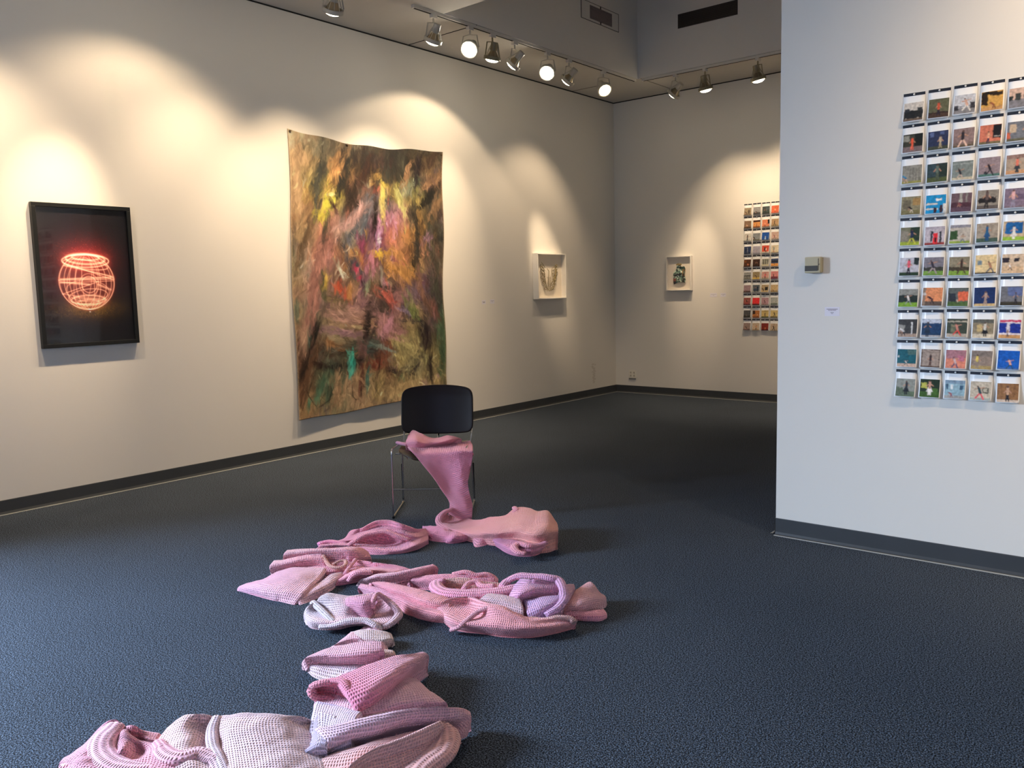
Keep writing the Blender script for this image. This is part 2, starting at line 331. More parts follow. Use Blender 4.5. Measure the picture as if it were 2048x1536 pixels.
# ------------------------------------------------------------------ painters for prints and canvas
def grid_panel(name, nu, nv, P, cols, m, parent, smooth=True):
    """P(u,v)->point, u right, v down, both 0..1; cols array (nv,nu,3) linear"""
    vs = [P(i/(nu-1), j/(nv-1)) for j in range(nv) for i in range(nu)]
    fs = [(j*nu+i, (j+1)*nu+i, (j+1)*nu+i+1, j*nu+i+1) for j in range(nv-1) for i in range(nu-1)]
    o = mesh_obj(name, vs, fs, m, parent, smooth); set_paint(o, np.asarray(cols).reshape(-1, 3)); return o
def vnoise(nv, nu, k, seed):
    r = np.random.default_rng(seed); g_ = r.random((k+3, k+3)); y = np.linspace(0, k, nv)[:, None]; x = np.linspace(0, k, nu)[None, :]
    yi, xi = y.astype(int), x.astype(int); fy, fx = y-yi, x-xi; fy = fy*fy*(3-2*fy); fx = fx*fx*(3-2*fx)
    return (g_[yi, xi]*(1-fy)*(1-fx) + g_[yi+1, xi]*fy*(1-fx) + g_[yi, xi+1]*(1-fy)*fx + g_[yi+1, xi+1]*fy*fx)

# --- black framed light-painting photograph on the left wall
def black_picture():
    y0, y1, z0, z1 = -7.95, -7.212, 1.192, 2.274; yc = (y0+y1)/2
    t = empty('framed_photograph', (0, yc, z0), 'large black framed photograph of a glowing orange wire sphere on the left wall', 'framed picture')
    hw = (y1-y0)/2; hh = z1-z0; D = .045; fwid = .03
    fr = MB()
    for a, b_ in (((.004,-hw,0),(D,hw,fwid)), ((.004,-hw,hh-fwid),(D,hw,hh)), ((.004,-hw,fwid),(D,-hw+fwid,hh-fwid)), ((.004,hw-fwid,fwid),(D,hw,hh-fwid))): fr.box(a, b_)
    fr.build('frame', M_blackframe, t, bevel=.0015)
    nu, nv = 210, 320
    X = np.linspace(0, 1, nu)[None, :]*np.ones((nv, 1)); Y = np.linspace(0, 1, nv)[:, None]*np.ones((1, nu))
    A = hh/(2*hw); yy = Y*A; cx, cy, R = .50, .545*A, .31
    img = np.zeros((nv, nu, 3)) + lin('1c1b1d')
    def glow(d, wd, col, k=1.0):
        nonlocal img; img = img + (np.exp(-(d/wd)**2)*k)[..., None]*np.array(col)
    r = np.hypot(X-cx, yy-cy)
    top = np.hypot((X-cx)/1.25, (yy-(cy-R*.85))/.8)
    glow(top, .17, (.24, .012, .014)); glow(np.hypot(X-cx+.08, yy-cy+.1), .36, (.07, .008, .008))
    glow(np.hypot((X-cx)/1.5, (yy-(cy+R*.95))/.5), .18, (.10, .055, .006), (.5+vnoise(nv, nu, 60, 3)))
    img += (r < R)[..., None]*np.array((.05, .010, .008))
    HOT = (1.0, .50, .34)
    def ring(ex, ey, rx, ry, rot=0, wd=.0045, k=.75, arc_=None):
        c, s = math.cos(rot), math.sin(rot); dx, dy = X-ex, yy-ey; a = (dx*c+dy*s)/rx; b_ = (-dx*s+dy*c)/ry
        q = np.hypot(a, b_); d = np.abs(q-1)*min(rx, ry)/np.maximum(1e-3, 1)
        # distance scaled by the local gradient
        gmag = np.hypot(a/rx, b_/ry)/np.maximum(q, 1e-6); d = np.abs(q-1)/np.maximum(gmag, 1e-6)
        kk = k if arc_ is None else k*arc_(a, b_)
        glow(d, wd, HOT, kk); glow(d, wd*4, (.35, .05, .03), .25*k if arc_ is None else .25*kk)
    ring(cx, cy, R, R*.98, k=.6); ring(cx, cy, R*.97, R*1.0, k=.3)
    for f in (.85, .66, .45, .22): ring(cx+.01, cy, R*f, R*.98, k=.42)
    for f in (.55, .30): ring(cx-.05, cy+.01, R*f, R*.9, .2, k=.35)
    ring(cx+.02, cy+.03, .085, .09, k=.6); ring(cx+.02, cy+.03, .11, .12, k=.4)
    for dy, rx, ry, rot, wd, k in ((-.25,.215,.055,.03,.011,.9), (-.23,.26,.07,0,.007,.9), (-.27,.15,.03,.04,.010,.8), (-.19,.25,.05,.12,.006,.6),
                                   (.20,.19,.05,0,.010,.6), (.16,.22,.08,-.1,.005,.5), (.10,.24,.12,.05,.004,.4), (.23,.12,.03,0,.012,.5)):
        ring(cx, cy+dy, rx, ry, rot, wd, k)
    def seg(x0, y0, x1, y1, wd, k):
        vx, vy = x1-x0, y1-y0; L2 = vx*vx+vy*vy; tt = np.clip(((X-x0)*vx+(yy-y0)*vy)/L2, 0, 1); d = np.hypot(X-x0-tt*vx, yy-y0-tt*vy)
        glow(d, wd, HOT, k); glow(d, wd*3.5, (.35, .05, .03), .3*k)
    for s in ((-.29,-.03,.30,-.05,.008,.8),(-.29,0,.02,.03,.010,.7),(-.31,-.02,.31,-.03,.004,.7),(-.24,-.18,.28,-.06,.007,.8),(-.22,-.2,.30,-.02,.004,.6),(-.28,.13,.12,.0,.004,.6),(.12,.03,.26,.09,.012,.5),(-.28,.13,-.1,.16,.004,.5),(-.3,.01,.3,-.01,.004,.5),(-.15,.17,.2,.20,.012,.4)):
        seg(cx+s[0], cy+s[1], cx+s[2], cy+s[3], s[4], s[5])
    rg = np.random.default_rng(4); rough = rg.random((nv, nu))
    img += ((rough > .965)*np.exp(-(top/.25)**2))[..., None]*np.array((.5, .08, .05))
    img += ((rough > .93)*np.exp(-(((X-cx)/.38)**2+((yy-cy-R*1.0)/.09)**2)))[..., None]*np.array((.22, .13, .01))
    for sx0, sy0, r0 in ((.50,1.10,.004),(.505,1.13,.005)): glow(np.hypot(X-sx0, yy-sy0), r0*1.4, (.7,.65,.6), 1)
    img = np.clip(img*1.35-.006, .006, .97)
    iw = hw-fwid-.001
    grid_panel('print', nu, nv, lambda u, v: (.022, -iw+2*iw*u, hh-fwid-(hh-2*fwid)*v), img, attr_mat('sphere_print', .35, .4), t)
    MB().box((.032,-iw,fwid),(.0335,iw,hh-fwid)).build('glass_pane', M_glass, t)
    MB().box((.005,-hw+.005,.005),(.015,hw-.005,hh-.005)).build('backing', M_blackplas, t)
black_picture()

# --- large unstretched painted canvas
def canvas():
    rowsC = """c9b08a c2a57c 8c8263 8a6e48 4a4536 4c3c2c 46443a 6e5f48 5a5040 4a4638
c8b088 ab9c74 55584a a07c50 2f3a30 3a2a22 33302a 48402f 7a6140 4e483c
cfa878 b89560 5c5a44 ae8446 3c2820 5e402c 37342e 45443a a8885c 4a3c32
c39f6c 9a8658 7c6a3c a88048 4a3024 7a5c3c 3c352a 56564a 6c4e4c 8a6a48
c49c68 9c8c54 b8a83c 6c3c38 6a4c3c 5c5048 b8a044 98985a 3c3238 8a7050
c49c68 b09040 d0c83c 5a3838 a4806c 5a5f62 8c7c4c b4a44c 4c4c44 5c5a4c
c09468 a87c54 b0985c 4a4c42 b08c84 6a5c64 b8848c b08c50 4c4a3c 765c48
a47c50 90744c b4806c 78706a 64606a 9c6078 d890a0 b89048 4c4634 6a5c58
8c6c4c a08058 b07064 9c9080 5a5660 a85070 dc8c48 c08c40 50483a 605c54
80705a a4805c a46c5c 9c9c80 7c5060 8c3c60 c08860 b48444 5a4438 4c5448
7a7460 b08c70 9c6460 c08c48 b06c50 4c4458 b07848 a87848 8a6050 4a4c3e
848058 b4907c 8a5a58 b88044 c06440 5c5060 b86450 a88048 945c50 5a583f
90845c b08c7c 8c6858 7c6848 90704c 6c5858 a47454 8c8448 80605a 6c6048
a0885c b48c74 8c6c60 a07860 88704c 8c7860 6c4c40 806060 7a5468 60543c
a88464 a88470 a88478 b0806c a07868 60483c 9c6c60 70606c 604858 645448
a48058 7c7868 a87c74 a07878 94706c 504038 a87478 74606c 484050 6a604c
a8845c 5c6050 b09064 a87c64 8c6c64 54463c b07c78 987c58 4c3c48 506048
a07c58 50483c b8a078 a88460 a07c5c 7c5448 90705c a89060 54404c 5c7050
906848 4c382c a89870 8c8060 70604c 78504c a8905c a8985c 58424a 6c7850
7c5438 6c4c38 604034 44382f 2c7068 804838 a89868 8c8454 54443f 5c7450
78543a 705840 60705c 7c6c48 605440 904830 b09c60 504048 8c8050 587048
8c6040 6c6848 5c8060 a88860 a08458 806048 a89c60 60604c b4a060 546c50
8c643f 847c58 587858 b8906c a88c5c 8c6848 b8a064 84805c b8a468 608058
905f3c 8c7850 688058 b8946c a89064 8c7050 b89c60 a89868 b89c64 5c7048
9c7448 9c8458 787c58 b4906c b0946c 94805c b89c68 b89c6c b89c64 78744c
a87c50 ac8c60 8c8460 b8986c b8986c ac8c64 bc9c6c bc9c70 b49468 8c8058"""
    LR = np.array([[lin(h) for h in r.split()] for r in rowsC.split('\n')]); nr, nc = LR.shape[:2]
    nu, nv = 300, 390; W = .0
    y = np.linspace(0, nr-1, nv); x = np.linspace(0, nc-1, nu)
    def samp(fy, fx):
        fy = np.clip(fy, 0, nr-1.001); fx = np.clip(fx, 0, nc-1.001); yi, xi = fy.astype(int), fx.astype(int); a, b_ = (fy-yi)[..., None], (fx-xi)[..., None]
        return LR[yi, xi]*(1-a)*(1-b_) + LR[yi+1, xi]*a*(1-b_) + LR[yi, xi+1]*(1-a)*b_ + LR[yi+1, xi+1]*a*b_
    wob = (vnoise(nv, nu, 16, 1)-.5)*1.6; wob2 = (vnoise(nv, nu, 22, 2)-.5)*1.3
    img = samp(y[:, None]+wob, x[None, :]*np.ones((nv, 1))+wob2)
    rg = np.random.default_rng(11); WN = vnoise(nv, nu, 46, 9)
    def stroke(cx, cy, ln, wd, ang, col, al=.8, bend=0):
        r_ = int(ln/2+wd+3); x0, x1 = max(0, int(cx-r_)), min(nu, int(cx+r_)+1); y0, y1 = max(0, int(cy-r_)), min(nv, int(cy+r_)+1)
        if x1 <= x0 or y1 <= y0: return
        gx, gy = np.meshgrid(np.arange(x0, x1)-cx, np.arange(y0, y1)-cy); ca, sa = math.cos(ang), math.sin(ang)
        a = gx*ca+gy*sa; b_ = -gx*sa+gy*ca + bend*a*a/max(ln, 1); jx, jy = int(rg.integers(0, 90)), int(rg.integers(0, 180)); wn = WN[(np.arange(y0, y1)[:, None]+jy) % nv, (np.arange(x0, x1)[None, :]+jx) % nu]; b_ = b_+(wn-.5)*wd*1.1; a = a+(wn-.5)*ln*.35
        m = np.clip(1.2-np.abs(a)/(ln/2), 0, 1)*np.clip(1.3-np.abs(b_)/(wd/2), 0, 1); m = np.clip(m*1.8, 0, 1)*al*(.7+.3*np.sin(b_*2.6+cx))
        img[y0:y1, x0:x1] = img[y0:y1, x0:x1]*(1-m[..., None]) + np.array(col)*m[..., None]
    for k in range(4600):
        fx, fy = rg.random(), rg.random(); big = k < 3400
        band = .55 < fy < .8 and .15 < fx < .55
        if band: ang = rg.normal(.15, .4)
        elif fx < .35: ang = rg.normal(1.88, .3)
        elif fx < .62: ang = rg.normal(1.75, .6) if fy < .5 else rg.normal(1.65, .45)
        else: ang = rg.normal(1.35, .4) if not (fx > .75 and fy < .35) else rg.normal(2.2, .35)
        if .5 < fy < .64 and .55 < fx < .9: ang = rg.normal(.55, .3)
        if fy > .85: ang = rg.normal(1.5, .8)
        c = samp(np.array(fy*(nr-1)+rg.normal(0, .22)), np.array(fx*(nc-1)+rg.normal(0, .16)))
        c = np.clip(c*math.exp(rg.normal(0, .40 if big else .55)) + rg.normal(0, .006, 3), .004, .7)
        if rg.random() < .03: c = np.array(lin(rg.choice(['e8cf90', 'c86048', 'd89ab0', '3c6a58', '2a2024', 'b0b8a0', 'd0a040', '5c5070'])))
        stroke(fx*nu, fy*nv, rg.uniform(10, 30) if big else rg.uniform(5, 20), rg.uniform(5, 15) if big else rg.uniform(1.3, 3.4), ang, c, rg.uniform(.3, .75) if big else rg.uniform(.3, .9), rg.normal(0, .35))
    def cuv(x_, y_):
        yt_ = 25+(x_-10)*.138; yb_ = 1505-(x_-60)*.165; xl, xr = 12+y_*.033, 806+y_*.014; f = (x_-xl)/(xr-xl); return (f-.18*f*(1-f))*nu, (y_-yt_)/(yb_-yt_)*nv
    for ft in """300,110,230,300,40,b8864c 215,350,150,700,40,b88060 200,600,110,1100,70,b07868 190,130,150,420,50,4a4c40 150,420,60,700,30,6c5438 60,100,60,420,60,c8a474 90,460,70,560,40,b89868
330,110,270,330,70,2c2a22 400,100,330,420,70,38281c 440,130,400,250,30,4a2a1c 540,150,530,260,70,3a3c32 600,150,590,260,36,4a4838 430,330,350,560,60,586068 300,560,390,760,50,54545c 400,390,290,500,40,b89088
480,250,440,270,30,b08c44 690,160,650,340,30,2e2430 760,150,700,260,40,5c4434 790,310,690,420,30,2c2a22 640,200,600,300,30,a88058 780,260,700,330,30,a88058 790,360,750,470,40,a07c54 640,300,600,350,40,8c9478
650,380,680,760,46,38362e 720,520,790,900,60,50503f 640,600,660,740,10,2a2018 700,480,700,540,14,18181c 740,570,700,610,30,8c6878 600,930,720,1030,46,30303a 700,1030,730,1280,40,38242c 790,1000,800,1300,40,50704c 745,1280,745,1340,16,241c18
620,860,660,960,30,8c9a50 680,760,740,950,40,8c6450 760,900,790,1000,30,8c5c50 480,1010,600,1060,60,c08888 540,980,500,1060,30,d090a0 240,940,380,960,60,b08878 180,1020,380,1060,30,a07880 180,1080,300,1130,20,a87848 170,1145,330,1110,5,606050
160,1000,60,1300,16,2c241c 175,990,140,1110,10,20201c 140,1150,60,1430,50,80583a 120,1130,70,1290,12,3a2418 105,1180,65,1300,10,2e2018 130,1040,110,1120,18,50705c 60,900,60,1000,30,7c8468 90,1010,80,1160,30,c09878
435,860,420,1060,28,342826 470,1000,430,1080,16,3a302c 400,1080,390,1200,40,7c5450 150,1215,220,1220,25,3c1c14 240,1230,380,1205,30,2c2824 300,1195,370,1190,10,14201f 340,1160,340,1250,30,2cb49c 390,1220,380,1380,20,7c4838 410,1220,480,1220,26,803020 480,1160,460,1290,4,5c2c24
450,1110,540,1150,10,98a898 560,1120,680,1180,60,b0a468 480,1280,470,1380,60,b8a064 600,1330,480,1400,50,b89c68 270,1290,270,1420,70,b08c64 190,1290,160,1390,40,608c68 220,1320,210,1400,24,4c6a50 420,1250,400,1380,20,4c8070 110,1400,110,1440,16,3c7c5c
545,1250,640,1285,16,2a1c2c 640,1285,670,1240,14,2a1c34 560,1245,660,1240,5,3a3430 590,1290,580,1320,30,608058 230,870,330,890,50,7c6848 200,760,210,860,24,5c6440
225,345,190,460,28,dcd838 150,445,190,450,22,d8c830 200,345,240,335,8,ecdc90 222,352,262,420,8,4a1c28 265,380,235,410,8,4a1c28 490,290,500,480,24,d8c860 500,270,530,310,16,e8d050 570,310,600,420,24,dcdc80 545,430,572,530,5,dc98b8
470,170,455,560,18,2e2420 440,560,400,900,26,8c6070 478,530,478,600,22,f0b8ee 476,560,484,590,8,fff4fc 460,640,530,630,26,f4b82c 520,560,560,600,40,d88468 520,660,640,780,80,c89048 560,740,520,700,30,a07030 445,650,440,740,34,c88094 365,690,395,770,12,c42c58 390,560,400,660,30,904060 390,760,405,820,14,30203c
250,780,320,850,24,d85830 290,780,260,850,12,e06038 210,750,215,830,10,d0b040 330,800,340,860,46,c08848 250,650,300,740,14,c8ccb0 480,810,560,900,34,c86050 480,800,560,830,8,30302c 590,930,640,960,16,b098b8 430,780,430,840,16,98a880 215,440,200,560,16,34403a""".split():
        q = ft.split(','); x0_, y0_, x1_, y1_, wd_ = map(float, q[:5]); col = lin(q[5]); a0, b0 = cuv(x0_, y0_); a1, b1 = cuv(x1_, y1_)
        L_ = math.hypot(a1-a0, b1-b0); W_ = wd_/2.75; an = math.atan2(b1-b0, a1-a0); n_ = int(3+L_*W_/55)
        for k in range(n_):
            t_ = rg.random(); o_ = rg.normal(0, .30)*W_; sw = min(W_*.6+.8, rg.uniform(3.5, 8)) if W_ > 5 else W_*.8+1.2
            stroke(a0+(a1-a0)*t_-math.sin(an)*o_, b0+(b1-b0)*t_+math.cos(an)*o_, min(L_*.9+3, rg.uniform(16, 46)), sw, an+rg.normal(0, .14), np.clip(col*math.exp(rg.normal(0, .25)), .003, .95), rg.uniform(.5, .95), rg.normal(0, .1))
    def wire(P, w_=1.6):
        P = [cuv(*p) for p in P]
        for (a0, b0), (a1, b1) in zip(P, P[1:]):
            stroke((a0+a1)/2, (b0+b1)/2, math.hypot(a1-a0, b1-b0)*1.5+1, w_, math.atan2(b1-b0, a1-a0), lin('201c18'), .85)
    wire([(125,1320),(112,1370),(135,1410),(155,1440),(190,1420),(225,1395),(238,1350),(225,1310)]); wire([(150,1440),(190,1380),(215,1330)], 1.3)
    wire([(340,1335),(342,1375),(355,1395),(372,1392),(382,1370),(385,1335)]); wire([(440,1290),(450,1340),(470,1375)], 1.2); wire([(480,1200),(470,1260),(445,1310)], 1.3)
    for k in range(5200):                                 # brush drags that pull neighbouring paint along
        fx, fy = rg.random()*nu, rg.random()*nv; u_, v_ = fx/nu, fy/nv
        ang = rg.normal(.15, .4) if (.6 < v_ < .8 and .2 < u_ < .5) else rg.normal(1.85, .35) if u_ < .35 else rg.normal(1.65, .5) if u_ < .62 else rg.normal(1.4, .45)
        dd = rg.uniform(-7, 7); c = img[int(min(nv-1, max(0, fy+math.sin(ang)*dd))), int(min(nu-1, max(0, fx+math.cos(ang)*dd)))]
        stroke(fx, fy, rg.uniform(5, 18), rg.uniform(1.3, 3.6), ang, np.clip(c*math.exp(rg.normal(0, .32)), .003, .95), rg.uniform(.4, .9), rg.normal(0, .3))
    edge = np.minimum(x[None, :]/(nc-1), 1-x[None, :]/(nc-1))*np.ones((nv, 1)); em = np.clip(1-(edge+.004*rg.random((nv, nu)))/.012, 0, 1)[..., None]
    img = img*(1-em*.7) + lin('d8bc90')*em*.7
    gr = img.mean(2, keepdims=True); img = (gr+(img-gr)*.92)*np.clip(gr/.16, .15, 2.2)**.25; img = np.clip(img*.54, .005, .85)*np.array((1.0, 1.02, 1.12)); img = np.clip(img, 0, .9)
    yt = lambda u: -5.635 + 2.08*u; 
    def P(u, v):
        zt = 3.095 - .055*math.sin(math.pi*min(1, u*1.15)) - .008*math.sin(u*23); zb = .345 + .10*u + (-.03*math.sin(u*math.pi)) + .006*math.sin(u*17)
        yl = -5.635 - .03*math.sin(v*math.pi*1.0) - .075*v**3 + .012*math.sin(v*9); yr = -3.555 - .07*math.sin(min(1, v*1.2)*math.pi/2) - .015*math.sin(v*14)
        off = .006 + .010*(1+math.sin(u*9+v*3))*v + .012*v*v*abs(math.sin(u*7.3+1)) + .008*math.exp(-u*14)*math.sin(v*11)**2 + .020*max(0, v-.93)/.07*abs(math.sin(u*5+.6))
        return (off, yl+(yr-yl)*u, zt+(zb-zt)*v)
    t = empty('painted_canvas', (0, -4.62, .35), 'large unstretched abstract canvas in earthy brown, pink and yellow strokes on the left wall', 'painting')
    t.location = (0, 0, 0)
    m = attr_mat('oil_paint', .55, .3); n, N, L, b = nt(m)
    tcc = N.new('ShaderNodeTexCoord'); tx = N.new('ShaderNodeTexNoise'); tx.inputs['Scale'].default_value = 45; L.new(tcc.outputs['Object'], tx.inputs['Vector'])
    bp = N.new('ShaderNodeBump'); bp.inputs['Strength'].default_value = .35; bp.inputs['Distance'].default_value = .004; L.new(tx.outputs['Fac'], bp.inputs['Height']); L.new(bp.outputs['Normal'], b.inputs['Normal'])
    o = grid_panel('cloth', nu, nv, P, img, m, t); sm = o.modifiers.new('thickness', 'SOLIDIFY'); sm.thickness = .0025; sm.offset = -1
    for u, v in ((.012,.006),(.988,.012),(.34,.004)):
        p = P(u, v); MB().lathe([(.0,.012),(.010,.010),(.012,.004),(.003,.0),(.003,-.004)], (p[0], p[1], p[2]), (1,0,0), 12, False).build('fixing', mat('fixing_brown', '54402c', .6), t, True)
canvas()

# --- shadow box with cut-paper scroll relief, left wall
def box_frame(t, R, w_, h_, D, fwid, m):
    fr = MB()
    for a, b_ in (((-w_/2,-D,0),(w_/2,-.002,fwid)), ((-w_/2,-D,h_-fwid),(w_/2,-.002,h_)), ((-w_/2,-D,fwid),(-w_/2+fwid,-.002,h_-fwid)), ((w_/2-fwid,-D,fwid),(w_/2,-.002,h_-fwid))): fr.box(a, b_, R)
    fr.build('frame', m, t, bevel=.0015)
    MB().box((-w_/2+fwid,-.012,fwid),(w_/2-fwid,-.004,h_-fwid),R).build('mat_board', M_matboard, t)
RL = Matrix(((0,-1,0),(1,0,0),(0,0,1)))      # local x -> +y, local -y -> +x
t = empty('shadow_box', (0, -1.648, 1.415), 'deep white shadow box with pale cut-paper scrollwork, on the left wall', 'framed picture', 'white framed reliefs')
box_frame(t, RL, .62, .588, .085, .014, M_white)
rp = MB(); random.seed(3)
def curl(x, z, s, r0, turns, flip):
    return [(x + flip*s*r0*(1-k/18*.75)*math.cos(k/18*turns*2*math.pi), -.03-.012*math.sin(k*.5), z + s*r0*(1-k/18*.75)*math.sin(k/18*turns*2*math.pi)) for k in range(19)]
def ribbon(pts, r):
    rp.tube([RL @ Vector(p) for p in pts], [r*.62*(.35+.65*math.sin(math.pi*(i+.5)/len(pts))) for i in range(len(pts))], 6)
for sgn in (-1, 1):
    for k in range(9):
        f = k/8; z = .13 + .30*f; x = sgn*(.055 + .105*math.sin(.25+f*1.5)) 
        ribbon(curl(x, z, 1, random.uniform(.022,.040), random.uniform(.7,1.1), sgn*(1 if k % 2 else -1)), .006)
        ribbon([(x*.5, -.024, z-.03), (x*.8, -.045, z), (x+sgn*random.uniform(.0,.03), -.035, z+random.uniform(.01,.05))], .007)
    ribbon([(0,-.03,.10),(sgn*.07,-.045,.14),(sgn*.11,-.04,.24),(sgn*.12,-.05,.33),(sgn*.15,-.035,.42)], .009)
    ribbon([(sgn*.02,-.03,.16),(sgn*.05,-.06,.25),(sgn*.03,-.05,.36),(sgn*.055,-.04,.40)], .008)
for k in range(12): ribbon([(-.04+random.uniform(-.01,.01),-.03,.13+k*.014),(0,-.055,.115+k*.014),(.04,-.03,.13+k*.014+random.uniform(-.01,.01))], .0045)
rp.build('paper_relief', mat('cut_paper', '857444', .5), t, True)
MB().box((-.296,-.080,.014),(.296,-.0785,.574),RL).build('glass_pane', M_glass, t)

# --- white box frame with vase-shaped collage, back wall
RB = Matrix.Identity(3)
t = empty('framed_collage', (1.062, 0, 1.478), 'small white box frame holding a green vase-shaped collage, on the back wall', 'framed picture', 'white framed reliefs')
box_frame(t, RB, .385, .474, .055, .014, M_white)
out = [(-.045,.36),(-.02,.372),(.03,.37),(.048,.36),(.03,.335),(.045,.325),(.085,.33),(.095,.29),(.082,.23),(.088,.18),(.105,.14),(.09,.105),(.05,.115),(.0,.115),(-.04,.10),(-.085,.085),(-.088,.13),(-.095,.2),(-.082,.25),(-.05,.285),(-.035,.31),(-.03,.335)]
nu, nv = 70, 90; vs = []; fs = []; cols = []
def inside(px, pz):
    c = False; j = len(out)-1
    for i in range(len(out)):
        if ((out[i][1] > pz) != (out[j][1] > pz)) and px < (out[j][0]-out[i][0])*(pz-out[i][1])/(out[j][1]-out[i][1])+out[i][0]: c = not c
        j = i
    return c
for j in range(nv):
    for i in range(nu):
        x = -.11+.22*i/(nu-1); z = .08+.30*j/(nv-1); vs.append((x, -.026-.012*math.sin((x+.11)*14)-.006*math.sin(z*60), z))
        q = noise.noise(Vector((x*45, z*45, 1))); q2 = noise.noise(Vector((x*22, z*30, 5)))
        c = lin('9fb8a4') if q > .05 else lin('4e6a5e')
        if q > .3: c = lin('dfe2d4')
        if q2 < -.22: c = lin('2b2c2a')
        if z > .345: c = lin('7a6a40')
        if x < -.04 and z < .17: c = lin('6e3c2c') if z > .13 else lin('2c2a2c')
        if x > .05 and .2 < z < .3 and q > 0: c = lin('8c6a3c')
        cols.append(c)
for j in range(nv-1):
    for i in range(nu-1):
        x, _, z = vs[j*nu+i]
        if inside(x+.0015, z+.0015): fs.append((j*nu+i, j*nu+i+1, (j+1)*nu+i+1, (j+1)*nu+i))
o = mesh_obj('collage', vs, fs, attr_mat('collage_paper', .5), t, True); set_paint(o, np.array(cols)); sm = o.modifiers.new('thickness', 'SOLIDIFY'); sm.thickness = .0015
MB().box((-.178,-.050,.014),(.178,-.0485,.46)).build('glass_pane', M_glass, t)

